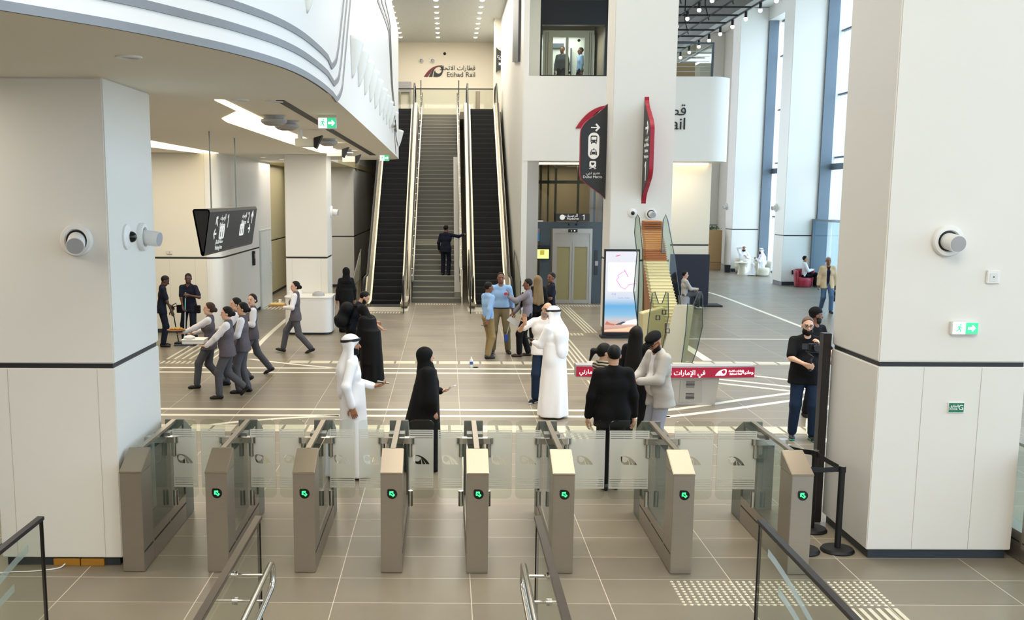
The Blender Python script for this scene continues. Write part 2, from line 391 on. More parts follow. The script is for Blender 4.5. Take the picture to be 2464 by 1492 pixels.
trim(bars(2.6, 3.05, 20.6, 26.0, 'y', .1, .04), TACT); trim(bars(2.7, 3.2, 17.2, 19.6, 'y', .11, .04), TACT); trim(bars(1.55, 2.1, 14.6, 15.1, 'y', .1, .035), TACT)
b = MB()
for i in range(31):
    for j in range(10): b.lathe([(.017, 0), (.013, .005)], (2.08 + i * .06, 8.58 + j * .06, 0), 8)
trim(b, TACT); trim(bars(3.4, 3.86, 7.4, 8.5, 'y', .075, .035), TACT)

def panelled(name, x0, x1, y0, y1, ztop, zj=1.92, base=.1, mats=None, seams=(), axis='y', lower_out=.0):
    """column or wall with a dark joint at zj and recessed dark skirting; children: joint, skirting, lower panel"""
    mt = mats or WALL
    up = struct(MB().box(x0, x1, y0, y1, zj + .03, ztop), name, mt, bevel=.012)
    up['kind'] = 'structure'
    r = .02
    MB().box(x0 + r, x1 - r, y0 + r, y1 - r, zj - .015, zj + .03).build('joint', JOINT, up)
    lo = MB().box(x0 - lower_out, x1 + lower_out, y0 - lower_out, y1, base, zj - .015).build('lower_panel', mt, up, bevel=.008)
    MB().box(x0 + .035, x1 - .035, y0 + .035, y1 - .035, 0, base).build('skirting', SKIRT, up)
    if seams:
        s = MB()
        for q in seams:
            if axis == 'y': s.box(q - .002, q + .002, y0 - lower_out - .002, y0, base + .01, zj - .02)
            else: s.box(x1, x1 + .002, q - .002, q + .002, base + .01, zj - .02)
        s.build('panel_seam', mat('seam_grey', '#bdb9ae', .6), up)
    return up
panelled('column_left_near', -4.2, -3.06, 9.46, 10.95, 4.52, 1.92, .085, seams=(-3.22, -4.05))
panelled('column_right_near', 4.11, 5.52, 9.75, 10.95, 11.98, 1.92, .095, seams=(4.55, 5.1))
panelled('column_left_far', -4.16, -3.08, 27.0, 28.1, 4.52, 1.88, .1, seams=(-4.0, -3.25))
panelled('column_centre', 4.06, 5.58, 26.0, 27.2, 11.98, 1.9, .12)
BLUEW = WALL
for k, (y0, y1) in enumerate(((41.4, 42.6), (48.9, 50.1), (33.7, 34.9), (26, 27.2), (18.3, 19.5), (10.6, 11.8), (2.9, 4.1), (56.4, 57.6))):
    panelled('column_facade_%s' % 'abcdefgh'[k], 13.35, 14.6, y0, y1, 11.98, 1.97, .15)
# facade: glazing between the columns
struct(MB().box(14.6, 15.6, -7, 64, 11.4, 12.2).box(14.6, 15.6, -7, -.3, 0, 11.4).box(14.6, 15.6, 49.0, 64, 0, 11.4), 'wall_right', WALL)
wi = 0
for y0, y1 in ((-.3, 2.9), (4.1, 10.6), (11.8, 18.3), (19.5, 26), (27.2, 33.7), (34.9, 41.4), (42.6, 48.9)):
    wi += 1
    fr = MB()
    if y0 > 0: struct(MB().box(14.6, 15.6, y0 - 1.2, y0, 0, 11.4), 'wall_right_pier_%d' % wi, WALL)
    fr.box(14.62, 15.05, y1 - .12, y1, 0, 11.4).box(15.1, 15.4, y0, y0 + .06, 0, 11.4)
    for z in (0, 2.55, 5.0, 7.4, 9.8, 11.34): fr.box(15.2, 15.34, y0, y1, z, z + .06)
    ym = (y0 + y1) / 2; fr.box(15.2, 15.34, ym - .03, ym + .03, 0, 11.4)
    fr.box(15.02, 15.2, y0, y1, 4.55, 4.78)
    f = struct(fr, 'window_%d' % wi, SLATEF)
    MB().box(15.25, 15.27, y0 + .05, y1 - .05, .02, 11.36).build('pane', GLASSW, f)
struct(MB().box(15.6, 60, -40, 120, -.25, -.05), 'outside_pavement', mat('sunlit_paving', '#e6e2da', .9))
# entrance door frame in the glazing beyond the right column
fr = MB().box(14.45, 14.85, 41.24, 41.38, 0, 2.62).box(14.45, 14.58, 35.0, 41.38, 2.56, 2.64)
f = struct(fr, 'door_1', SLATEF); MB().box(14.5, 14.51, 35.0, 41.24, .02, 2.56).build('pane', GLASSW, f)
# ceilings
PLAST = mat('acoustic_plaster', '#c6cac6', .9, var=.16, scale=9, bump=.25, bscale=7, stretch=(1, 2.2, 1))
CEIL = mat('ceiling_white', '#e8e8e4', .8, var=.01)
struct(MB().box(-4.2, 2.3, 35.5, 53, 10.9, 11.1), 'ceiling', PLAST)
struct(MB().box(-18, 15.6, -7, 64, 12, 12.2), 'ceiling_hall', CEIL)
struct(MB().box(5.0, 9.85, 29, 50, 10.55, 10.7), 'ceiling_concrete', mat('raw_concrete', '#a09e99', .85, var=.08, scale=2))
struct(MB().box(9.85, 10.25, 26, 50, 9.75, 12), 'ceiling_beam', mat('beam_grey', '#b5b4ae', .8, var=.03))
# enclosing walls
struct(MB().box(-18, 8.6, -7.2, -7, 0, 12).box(8.6, 15.6, -7.2, -7, 11, 12), 'wall_back_near', WALL); fr = MB()
for x in (8.6, 10.8, 13, 15.2): fr.box(x - .04, x + .04, -7.16, -7.04, 0, 11)
for z in (.0, 2.6, 5.4, 8.2): fr.box(8.6, 15.6, -7.16, -7.04, z, z + .08)
f = struct(fr, 'window_8', SLATEF); MB().box(8.6, 15.4, -7.11, -7.1, 0, 11).build('pane', GLASSW, f); struct(MB().box(-18.2, -18, -7, 64, 0, 12), 'wall_left_outer', WALL)
struct(MB().box(8, 15.6, 58, 58.2, 0, 12).box(-18, -4.2, 53, 53.2, 0, 12), 'wall_back_far', WALL2)
# left mezzanine: solid with a curved edge
EDGE = spline([(-9.0, -3.2, 0), (-5.6, 1.5, 0), (-3.3, 4.95, 0), (-2.52, 6.07, 0), (-2.1, 6.7, 0), (-1.82, 7.25, 0), (-1.55, 7.9, 0), (-1.33, 8.75, 0), (-1.23, 9.86, 0), (-1.21, 11.8, 0), (-1.25, 18.2, 0), (-1.31, 25, 0), (-1.36, 29.6, 0), (-1.42, 30.25, 0), (-1.7, 30.75, 0), (-2.3, 31.0, 0), (-3.4, 31.1, 0)], 6)
fpoly = [(p.x, p.y) for p in EDGE] + [(-3.5, 31.1), (-3.5, 40.0), (-18, 40.0), (-18, -3.2)]
mz = MB(); n = len(fpoly)
mz.add([(x, y, 4.52) for x, y in fpoly] + [(x, y, 8.0) for x, y in fpoly], [tuple(range(n))], 1)
mz.add([(x, y, 4.52) for x, y in fpoly] + [(x, y, 8.0) for x, y in fpoly], [(i, (i + 1) % n, n + (i + 1) % n, n + i) for i in range(n)] + [tuple(range(n, 2 * n))], 0)
struct(mz, 'ceiling_mezzanine', [FASC, SOFF], smooth=True)
def edge_at(y):
    for a, c in zip(EDGE, EDGE[1:]):
        if a.y <= y <= c.y: t = (y - a.y) / (c.y - a.y + 1e-9); return a.lerp(c, t), (c - a).normalized()
    return EDGE[-1], Vector((0, 1, 0))
def onfascia(u, v):
    X = -1.25
    for _ in range(6):
        p = onx(u, v, X); X = edge_at(p[1])[0].x
    return Vector((X, p[1], p[2]))
def fband(path, w, t=.012):
    b = MB(); vs = []; m = len(path)
    for i, p in enumerate(path):
        d = (path[min(i + 1, m - 1)] - path[max(i - 1, 0)]).normalized(); nn = edge_at(p.y)[1]; nrm = Vector((nn.y, -nn.x, 0))
        s = nrm.cross(d).normalized() * (w / 2)
        vs += [p + s - nrm * .01, p - s - nrm * .01, p - s + nrm * t, p + s + nrm * t]
    fs = [(i * 4 + j, i * 4 + (j + 1) % 4, i * 4 + 4 + (j + 1) % 4, i * 4 + 4 + j) for i in range(m - 1) for j in range(4)] + [(3, 2, 1, 0), tuple(range((m - 1) * 4, m * 4))]
    return b.add(vs, fs)
for z, ye, tail in ((4.548, 11.6, ((808.7, 240), (817, 227), (822.6, 206), (828, 150), (832.7, 98.6), (842, 0), (850, -90))),
                    (4.71, 11.2, ((803, 201.6), (813, 188.7), (817, 165), (820.5, 137), (824, 98.6), (833.8, 0), (841, -90))),
                    (4.87, 10.9, ((797, 160.8), (806.5, 148), (810.8, 128.7), (815, 98.6), (825.8, 0), (834, -90)))):
    pa = [Vector((p.x, p.y, z)) for p in EDGE if -1 < p.y < ye] + spline([onfascia(u, v) for u, v in tail], 5)
    trim(fband(pa, .056), BANDM)
for l in (((908, 0), (932, 65), (936, 100), (941, 200), (947, 262), (949.5, 330), (952, 368)), ((917, 0), (935, 60), (938, 100), (942.5, 200), (948.5, 262), (952, 325), (957, 350)), ((926, 0), (937, 50), (940, 100), (944, 200), (949.5, 262), (954, 315), (960, 336))):
    trim(fband(spline([onfascia(u, v) for u, v in l], 5), .07), mat('dark_inlay', '#6c6d72', .4, .5))
# left side walls
panelled('wall_left', -16, -6.05, 26.3, 26.7, 4.52, 1.9, .1, WALL2, seams=(-7.0, -6.35))
cw = MB(); arc = [(-6.05 + .35 * math.sin(t) - .0, 26.65 - .35 * math.cos(t)) for t in [i * PI / 16 for i in range(9)]]
out = [(-6.06, 26.31)] + [(x, y) for x, y in arc] + [(-5.7, 34.0), (-6.6, 34.0), (-6.6, 26.31)]
up = struct(MB().pz(out, 1.93, 4.52), 'wall_left_corner', WALL)
MB().pz([(x - .015, y + .015) for x, y in out], 1.885, 1.93).build('joint', JOINT, up); MB().pz(out, .1, 1.885).build('lower_panel', WALL, up); MB().pz([(x - .03, y + .03) for x, y in out], 0, .1).build('skirting', SKIRT, up)
dr = struct(MB().box(-5.7, -5.66, 31.75, 33.75, 0, 2.42), 'door_2', mat('door_grey', '#c9cbc9', .5))
MB().box(-5.665, -5.65, 31.85, 33.65, .02, 2.34).build('door_leaf', mat('door_white', '#dcdedb', .5), dr)
MB().tube([(-5.65, 33.35, .95), (-5.59, 33.35, .95), (-5.59, 33.35, 1.35), (-5.65, 33.35, 1.35)], .014).build('door_handle', CHROME, dr)
panelled('wall_corridor', -7.0, -6.1, 34.0, 50.0, 4.52, 1.9, .1, OLIVE)
struct(MB().box(-7, -4.2, 50, 50.2, 0, 4.52).box(-7, -3.5, 34, 50, 4.52, 4.7), 'wall_corridor_end', OLIVE)
panelled('wall_stair_left', -4.4, -3.52, 39.8, 53, 10.9, 1.92, .1, mat('wall_grey', '#cfcecb', .5, var=.015))
struct(MB().box(-4.2, 2.3, 52.5, 52.8, 6, 10.9), 'wall_stair_back', WALL2)
# right side of the stair void + right mezzanine
RM = [(2.32, 32.0), (7.9, 32.0)] + [(7.9 + .75 * math.sin(t), 32.75 - .75 * math.cos(t)) for t in [i * PI / 16 for i in range(1, 9)]] + [(8.65, 46), (2.32, 46)]
rin = [(2.32, 32.3), (7.88, 32.3)] + [(7.88 + .47 * math.sin(t), 32.77 - .47 * math.cos(t)) for t in [i * PI / 16 for i in range(1, 9)]] + [(8.35, 46)]
struct(MB().pz(RM, 4.55, 6.74).pz(RM[:-1] + rin[::-1], 6.74, 7.05), 'ceiling_mezzanine_right', WALL, smooth=True)
struct(MB().box(2.28, 2.45, 32.01, 53, 0, 10.9), 'wall_stair_right', WALL)
struct(MB().box(2.45, 2.86, 33.0, 33.2, 7.05, 10.9).box(2.45, 2.86, 33.0, 36.4, 10.9, 12), 'wall_lift_upper', WALL2)
panelled('wall_lobby', 5.2, 8.55, 34.0, 34.3, 4.55, 1.92, .1, WALL2)
struct(MB().box(8.3, 8.55, 34.3, 46, 0, 4.55), 'wall_lobby_side', WALL2)
struct(MB().box(2.8, 5.1, 37.2, 37.4, 0, 12).box(5.1, 5.25, 34.05, 37.4, 0, 12), 'wall_lift_shaft', mat('shaft_beige', '#8f8671', .6))
struct(MB().px([(32.06, 0), (32.06, 4.55), (33.1, 4.55), (33.1, 0)], 2.45, 2.8), 'wall_lift_cladding', mat('cladding_steel', '#b0ada8', .3, .7, var=.03))
LEDW = mat('warm_led', '#fff0d0', emit='#ffe6b8', es=6, var=0)
tag(MB().box(2.5, 8.4, 33.86, 33.9, 4.5, 4.55).build('cove_light', LEDW), 'warm light strip under the white curved balcony over the lift', 'light')
struct(MB().box(-4.0, -1.2, 45.0, 52.5, 6.7, 7.0).box(.56, 2.28, 45.0, 52.5, 6.7, 7.0).box(-1.2, .56, 47.3, 52.5, 6.7, 7.04), 'floor_upper', FLOOR)
struct(MB().box(-4.2, 2.3, 52.5, 52.8, 0, 6), 'wall_understair', WALL2)
struct(MB().box(2.0, 2.28, 45.5, 46.1, 7, 10.9), 'wall_pier', WALL2)

for k in range(3):   # nested arc inlays on the white wall left of the escalators
    r_ = .12 + .1 * k; trim(MB().tube([(-3.515, 40.9 + 1.4 * r_ * math.sin(t), 4.95 - r_ * math.cos(t) * 1.6) for t in [-PI / 2 + PI * i / 18 for i in range(19)]], .022, 6), mat('dark_inlay', '#6c6d72', .4, .5))
# ================================================================ ticket gates
GX = [-2.91, -2.12, -1.31, -.5, .30, 1.095, 2.205, 3.30]; GY = 9.31
LEDG = mat('green_led', '#25e860', emit='#22f05a', es=5, var=0)
def gate_body(root, wl, wr, left_paddle=True, right_paddle=True, arrow_on=True):
    L = 1.93; k = dict(parent=root, world=False)
    prof = lambda y0, s: [(y0, .0), (y0 + s * .33, 0), (y0 + s * .33, 1.10), (y0, .94)]
    pr = lambda y0, s: [(y0, .0), (y0 + s * .34, 0), (y0 + s * .34, 1.10), (y0, .94)]
    MB().px([(.0, .004), (.34, .004), (.34, .95), (0, .95)], -.1, .1).build('front_post', STEEL, bevel=.004, **k)
    MB().px([(-.004, .945), (.345, .952), (.345, 1.115), (.33, 1.115), (-.004, .965)], -.103, .103).build('sloped_cap', STEELL, bevel=.005, **k)
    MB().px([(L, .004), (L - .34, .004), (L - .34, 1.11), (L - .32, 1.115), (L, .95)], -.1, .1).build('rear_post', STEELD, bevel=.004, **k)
    pl = MB().box(-.1, .1, .34, L - .34, .004, .29).build('plinth', STEEL, **k)
    s = MB()
    for x in (-.1, .1):
        for y0, y1 in ((.02, .31), (.36, .93), (.97, L - .36)): s.box(x - .0015, x + .0015, y0, y1, .185, .2)
    s.build('groove', JOINT, parent=root, world=False)
    MB().box(-.025, .025, .33, L - .33, 1.085, 1.115).build('top_rail', STEELL, **k)
    for x in (-.085, .085): MB().box(x - .004, x + .004, .34, L - .34, .29, 1.06).build('side_glass', GLASS, **k)
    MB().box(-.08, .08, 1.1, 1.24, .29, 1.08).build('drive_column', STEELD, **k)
    yb = 1.03
    MB().pz([(-.15, yb - .04), (.15, yb - .04)] + circ(.15, yb, .04, 8, -90, 90) + [(-.15, yb + .04)] + circ(-.15, yb, .04, 8, 90, 270), 1.0, 1.06).build('hinge_bracket', CHROME, smooth=True, **k)
    if arrow_on:
        d = MB().py([(x, z) for x, z in [(-.03, .812), (.0, .812)] + circ(.008, .765, .047, 18, 80, -180) + [(-.039, .80)]], -.004, .0).build('direction_display', BLACKG, **k)
        ar = arrow(.006, .768, .055, 135, .42)
        flat('arrow', [ar, [(.006 + (x - .006) * .55, .768 + (y - .768) * .55) for x, y in ar]], LEDG, (0, -.005, 0), (1, 0, 0), (0, 0, 1), d, world=False)
    for sgn, w, on in ((-1, wl, left_paddle), (1, wr, right_paddle)):
        if not on: continue
        hx = sgn * .14
        for z0, z1 in ((.86, 1.0), (.34, .5)): MB().cyl((hx, yb, z0), (hx, yb, z1), .026, n=12).build('hinge', CHROME, smooth=True, **k)
        x0, x1 = .125, w / 2 - .018; z0, z1 = .42, 1.24
        poly = rrect(x0, x1, z0, z1, .055); poly = [(sgn * x, z) for x, z in poly]
        pd = MB().py(poly, yb - .005, yb + .005).build('glass_wing', GLASS, **k)
        fx0, fx1, f0, f1 = x0 + .004, x1 - .004, .53, 1.14
        sg = lambda lp: [(sgn * a, c) for a, c in lp]
        loops = [sg([(fx0, f0), (fx1, f0), (fx1, f1), (fx0, f1)])]
        W_ = fx1 - fx0
        if W_ > .2:
            e = emblem(0, 0, 1); cx = (fx0 + fx1) / 2; sc = .17
            for lp in e:
                loops.append(sg([(cx - sgn * (x - .5) * sc * -1 if False else cx + sgn * (-1) * (x - .5) * sc, .78 + y * sc * 1.0) for x, y in lp]) if True else lp)
        for zb in (1.055, .555):
            for q in (0, .022, .046, .068):
                loops.append(sg([(fx0 + .01, zb + q), (fx1 - .01, zb + q), (fx1 - .01, zb + q + .005), (fx0 + .01, zb + q + .005)]))
        flat('frosted_film', loops, FROST, (0, yb - .007, 0), (1, 0, 0), (0, 0, 1), pd, ext=.0004, world=False)
gl = ['leftmost, with a blank front, against the left column', 'second from the left, behind the left balustrade rail end', 'third from the left', 'fourth from the left', 'fifth from the left', 'sixth from the left, beside the middle balustrade', 'seventh from the left, after the wide lane', 'rightmost, beside the black rope posts']
for i, x in enumerate(GX):
    r = thing('ticket_gate', 'stainless ticket gate with %s' % ('a blank front, leftmost, against the white column') if i == 0 else 'stainless ticket gate with green arrow, ' + gl[i], 'ticket gate', (x, GY, 0), group='ticket gates in a row')
    wl = (GX[i] - GX[i - 1] - .0) if i else .6; wr = (GX[i + 1] - GX[i]) if i < 7 else .6
    gate_body(r, wl, wr, i > 0, i < 7, i > 0)
r = thing('ticket_gate', 'part of another steel gate at the right edge, beside the white wall', 'ticket gate', (5.68, 9.35, 0)); gate_body(r, .6, .6, False, False, False)
# ================================================================ glass balustrades in the foreground
CAP = mat('bronze_cap', '#5d544c', .3, .7, var=.04, scale=5)
def balustrade(x, y1, lab, stripes=False, y0=2.2, h=1.0, capm=None):
    r = thing('glass_balustrade', lab, 'balustrade', (x, y1, 0), group='glass balustrades in the foreground')
    MB().box(x - .009, x + .009, y0, y1 - .004, .03, h - .02).build('glass_panel', GLASS, r)
    MB().box(x - .028, x + .028, y0, y1, h - .03, h).build('top_cap', capm or CAP, r, bevel=.003)
    MB().box(x - .014, x + .014, y1 - .006, y1 + .006, .0, h - .03).build('end_edge', BLACKG, r)
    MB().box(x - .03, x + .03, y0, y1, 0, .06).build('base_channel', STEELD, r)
    for y in (5.9, 4.2): MB().box(x - .0105, x + .0105, y - .004, y + .004, .06, h - .03).build('panel_joint', BLACKG, r)
    if stripes:
        for k in range(3):
            pts = [(y1 - .25 - k * .28 - 2.6 * t, .82 - k * .2 - .62 * t ** 1.5) for t in [i / 14 for i in range(15)]]
            MB().px([(a, c + .03) for a, c in pts] + [(a, c - .03) for a, c in reversed(pts)], x - .0105, x - .0098).build('frosted_stripe', FROST2, r)
    return r
balustrade(-1.47, 7.9, 'glass balustrade with bronze rail left of the steel double handrail')
balustrade(.73, 7.93, 'glass balustrade with dark rail to the right of the middle handrail')
balustrade(2.47, 7.85, 'glass balustrade with frosted curved stripes in the right foreground', True, capm=DARKM)
balustrade(-3.17, 7.86, 'glass balustrade with frosted curved stripes, bottom left', True, capm=DARKM)
balustrade(-4.44, 10.3, 'glass balustrade beside the left column, at the left edge', True, y0=5, capm=DARKM)
def handrail(x, gx, lab):
    r = thing('handrail', lab, 'handrail', (x, 7.15, 0))
    y = 7.15
    loop = [(x, 3.0, .9)] + [(x, y - .08, .9), (x, y - .025, .885), (x, y, .85), (x, y, .76), (x, y - .025, .725), (x, y - .08, .71)] + [(x, 3.0, .71)]
    MB().tube(loop, .021, 12).build('rail_tube', CHROME, r, smooth=True)
    for yy in (6.95, 5.6, 4.2):
        for z in (.9, .71):
            MB().cyl((x, yy, z - .03), (gx, yy, z - .03), .011, n=10).cyl((gx - .02, yy, z - .03), (gx + .02, yy, z - .03), .028, n=14).build('bracket', CHROME, r, smooth=True)
handrail(-1.24, -1.47, 'polished double steel handrail inside the left balustrade')
handrail(.56, .73, 'polished double steel handrail left of the middle balustrade')
# ================================================================ rope posts
def stanchion(x, y, h, lab):
    r = thing('rope_post', lab, 'rope post', (x, y, 0), group='black rope posts by the right column')
    MB().lathe([(.16, 0), (.165, .012), (.15, .035), (.04, .04)], (x, y, 0), 28).build('base', BLACK, r, smooth=True)
    MB().cyl((x, y, .03), (x, y, h - .06), .031, n=16).build('pole', BLACK, r, smooth=True)
    MB().cyl((x, y, h - .06), (x, y, h), .036, n=16).build('belt_head', BLACK, r, smooth=True); MB().cyl((x, y, h), (x, y, h + .006), .035, n=16).build('cap', CHROME, r)
    return Vector((x, y, h - .03))
A = stanchion(3.92, 9.98, .87, 'black rope post nearest the white column corner'); B_ = stanchion(3.57, 9.96, .87, 'black rope post half hidden behind the rightmost gate')
C_ = stanchion(3.88, 10.62, .87, 'black rope post beside the tall black upright'); D_ = stanchion(3.66, 10.85, .87, 'black rope post farthest back, behind the rightmost gate')
for p, q, l in ((A, B_, 'black belt between the two nearest rope posts'), (A, C_, 'black belt along the side of the right column'), (C_, D_, 'black belt between the two farther rope posts')):
    d = (q - p).normalized() * .034; b = MB().bar([p + d, (p + q) / 2 - Vector((0, 0, .006)), q - d], .004, .05).build('rope_belt', BLACK); tag(b, l, 'belt', 'belts between the rope posts')
tag(MB().box(4.0, 4.085, 10.9, 11.02, 0, 2.07).build('barrier_upright', DARKM, bevel=.004), 'tall black upright post at the far corner of the right column', 'post')
# timber blocks and cable under the left column
for i, (x0, x1) in enumerate(((-3.72, -3.47), (-3.46, -3.24))):
    tag(MB().box(x0, x1, 9.462, 9.494, 0.001, .07).build('timber_block', mat('raw_timber', '#a5741f', .7, var=.2, scale=14, stretch=(1, 1, 5)), bevel=.003), ['left of the two timber blocks under the left column', 'right of the two timber blocks under the left column'][i], 'timber block', 'timber blocks under the left column')
tag(MB().tube(spline([(-4.6, 8.6, .008), (-4.2, 9.2, .008), (-3.85, 9.3, .008), (-3.65, 9.38, .008), (-3.6, 9.44, .03)], 6), .006, 8).build('cable', WHITE, smooth=True), 'thin white cable on the floor by the left column', 'cable')
# ================================================================ escalators and stairs
SLP = math.tan(math.radians(35)); EY0, EY1 = 33.7, 33.7 + 7 / SLP
def eh(y): return min(max((y - EY0) * SLP, 0), 7.0)
TREAD = mat('escalator_black', '#0d0e10', .45, .2, var=.1); DECK = mat('escalator_deck_steel', '#a59d8b', .25, .8, var=.03)
SKL = mat('skirt_glow', '#fff4da', emit='#ffe9c0', es=.45, var=0)  # glowing strips added to imitate lamp glare on the metal deck
def escalator(x0, x1, lab):
    r = thing('escalator', lab, 'escalator', ((x0 + x1) / 2, 32.3, 0), group='escalators either side of the stairs')
    MB().box(x0 - .28, x1 + .28, 31.4, 32.75, .0, .012).build('landing_plate', mat('comb_steel', '#d9d2c0', .35, .6, var=.03), r)
    MB().box(x0, x1, 32.6, 33.4, .012, .02).build('comb_plate', TREAD, r)
    y = 33.0; k = 0
    while y < EY1 + .9:
        z = eh(y + .3)
        if eh(y + .6) > 0.01:
            s = MB().box(x0 + .003, x1 - .003, y, y + .44, z - .2, z).box(x0 + .003, x1 - .003, y - .004, y + .015, z - .018, z + .001, 1).build('step', [TREAD, mat('step_edge', '#33363a', .4, .3)], r)
        y += .2 / SLP; k += 1
    pts = lambda off, y0, y1: [(y0, off), (EY0 - .3, off), (EY0, off + .05)] + [(EY0 + t * (EY1 - EY0) / 8, eh(EY0 + t * (EY1 - EY0) / 8) + off + .08) for t in range(1, 8)] + [(EY1, 7 + off + .06), (EY1 + .3, 7 + off), (y1, 7 + off)]
    ends = (32.25, EY1 + .9)
    for sx, x in ((-1, x0), (1, x1)):
        lo = pts(-.06, 32.6, EY1 + 1); hi = pts(.12, 32.6, EY1 + 1)
        MB().px(lo + hi[::-1], x, x + sx * .03).build('skirt', DECK, r)
        MB().px([(a, c - .008) for a, c in hi] + [(a, c + .008) for a, c in hi[::-1]], x, x + sx * .05).build('skirt_glow', SKL, r)
        dl = pts(.1, ends[0], ends[1] + .2); dh = pts(.2, ends[0], ends[1] + .2)
        MB().px(dl + dh[::-1], x + sx * .05, x + sx * .24).build('deck_cover', DECK, r)
        base = [(ends[0] + .1, 0)] + dl + [(ends[1] + .2, 6.4), (EY1 - .5, 5.4), (EY0 + 1.2, 0)]
        MB().px(base, x + sx * .05, x + sx * .24).build('truss_cladding', STEEL, r)
        g0 = pts(.2, ends[0] + .05, ends[1]); g1 = pts(.93, ends[0] + .05, ends[1])
        MB().px(g0 + g1[::-1], x + sx * .115, x + sx * .127).build('glass_side', GLASS, r)
        a = [(y_, z_) for y_, z_ in pts(.96, ends[0], ends[1])]
        lp = [(ends[0] + .75, .22), (ends[0], .24)] + [(ends[0] - .36 * math.sin(t), .6 - .36 * math.cos(t)) for t in [i * PI / 8 for i in range(1, 8)]] + a + [(ends[1] + .36 * math.sin(t), 7.6 + .36 * math.cos(t)) for t in [i * PI / 8 for i in range(1, 8)]] + [(ends[1], 7.24), (ends[1] - .6, 7.24)]
        MB().tube([(x + sx * .12, p[0], p[1]) for p in lp], .036, 8).build('handrail', BLACK, r, smooth=True)
    return r
escalator(.95, 1.9, 'black escalator to the right of the stairs')
escalator(-2.42, -1.45, 'black escalator to the left of the stairs, passing behind the balcony')
STEP = mat('stair_stone', '#6b6a63', .5, var=.05); STEPL = mat('stair_nosing', '#a8a494', .5, .1)
st = thing('staircase', 'grey stone staircase between the two escalators', 'staircase', (-.3, 34.1, 0))
for i in range(44):
    y = 34.1 + i * .3; z = (i + 1) * .16
    MB().box(-1.12, .48, y, y + .6 if i < 43 else y + .32, z - .16, z).box(-1.12, .48, y - .006, y + .03, z - .02, z + .002, 1).build('step', [STEP if i != 11 else STEPL, STEPL], st)
MB().px([(34.15, .35), (34.15, .1), (43.0, 4.78), (43.0, 5.05)], .27, .47).build('side_channel', mat('channel_grey', '#85837b', .6, .2), st)
MB().px([(34.3, 0), (47.3, 6.9), (47.3, 6.2), (35.6, 0)], -1.12, .48).build('soffit', STEP, st)
def sb(sx, x, lab):
    r = thing('stair_balustrade', lab, 'balustrade', (x, 34, 0), group='glass balustrades of the stairs')
    f = lambda y: max(0, (y - 34.1) / .3 * .16)
    ys = [33.9, 34.1] + [34.1 + 13.2 * i / 8 for i in range(1, 9)]
    MB().px([(y, f(y)) for y in ys] + [(y, f(y) + 1.05) for y in ys[::-1]], x - .006, x + .006).build('glass_panel', GLASS, r)
    MB().px([(y, f(y) - .05) for y in ys] + [(y, f(y) + .2) for y in ys[::-1]], x - .03, x - .012).build('stringer', DECK, r)
    hx = x - sx * .07
    for h in (.95, .72):
        pt = [(hx, 33.75, h - .0), (hx, 34.1, h)] + [(hx, y, f(y) + h) for y in ys[2:]] + [(hx, 47.7, 7.04 + h)]
        MB().tube(pt, .024, 8).build('handrail', CHROME, r, smooth=True)
    hk = MB()
    hk.tube([(hx, 33.75, .95), (hx, 33.68, .9), (hx, 33.68, .77), (hx, 33.75, .72)], .024, 8)
    for i in range(12):
        y = 34.4 + i * 1.15
        for h in (.95, .72): hk.cyl((hx, y, f(y) + h - .02), (x, y, f(y) + h - .02), .012, n=8)
    hk.build('bracket', CHROME, r)
    for y in (33.9, 47.3): MB().box(x - .02, x + .02, y - .02, y + .02, f(y), f(y) + (1.1 if y < 40 else 1.5)).build('end_post', DARKM if y > 40 else CHROME, r)
sb(-1, -1.16, 'glass balustrade with double handrail on the left of the stairs'); sb(1, .52, 'glass balustrade with double handrail on the right of the stairs')
for x, sd, l in ((-1.27, 1, 'glass side screen at the foot of the left escalator, by the stairs'), (.73, -1, 'glass side screen at the foot of the right escalator, by the stairs'), (-2.78, -1, 'glass side screen at the outer side of the left escalator'), (2.22, 1, 'glass side screen at the outer side of the right escalator')):
    r = thing('glass_screen', l, 'glass screen', (x, 31, 0), group='glass screens at the escalator feet')
    pl = [(30.9, 0), (34.0, 0), (34.0, 1.75), (33.3, 1.62), (30.9, .98)]
    MB().px(pl, x - .006, x + .006).build('glass_panel', GLASS, r)
    MB().tube([(x, 30.9, 0), (x, 30.9, .98), (x, 33.3, 1.62), (x, 34.0, 1.75), (x, 34.0, 0)], .016, 6).build('edge_trim', DARKM, r)
r = thing('landing_guard', 'glass guard with thin dark rail on the upper landing', 'guard rail', (-.3, 48.4, 7.0))
MB().box(-3.4, 2.1, 48.39, 48.41, 7.05, 8.25).build('glass_panel', GLASS, r); MB().box(-3.4, 2.1, 48.37, 48.43, 8.25, 8.3).build('top_rail', DARKM, r)
tag(MB().cyl((1.35, 46.6, 7.0), (1.35, 46.6, 8.0), .1, n=16).build('steel_bollard', STEEL, smooth=True), 'steel bollard on the upper landing behind the right escalator', 'bollard')
r = thing('glass_door', 'grey framed glass door left on the upper landing', 'door', (-2.6, 51.9, 7)); MB().box(-2.85, -1.75, 52.3, 52.48, 8.5, 9.0).build('door_header', GREYP, r)
for x in (-2.8, -2.3, -1.8): MB().box(x - .04, x + .04, 52.3, 52.45, 7.0, 8.5).build('door_post', STEEL, r)
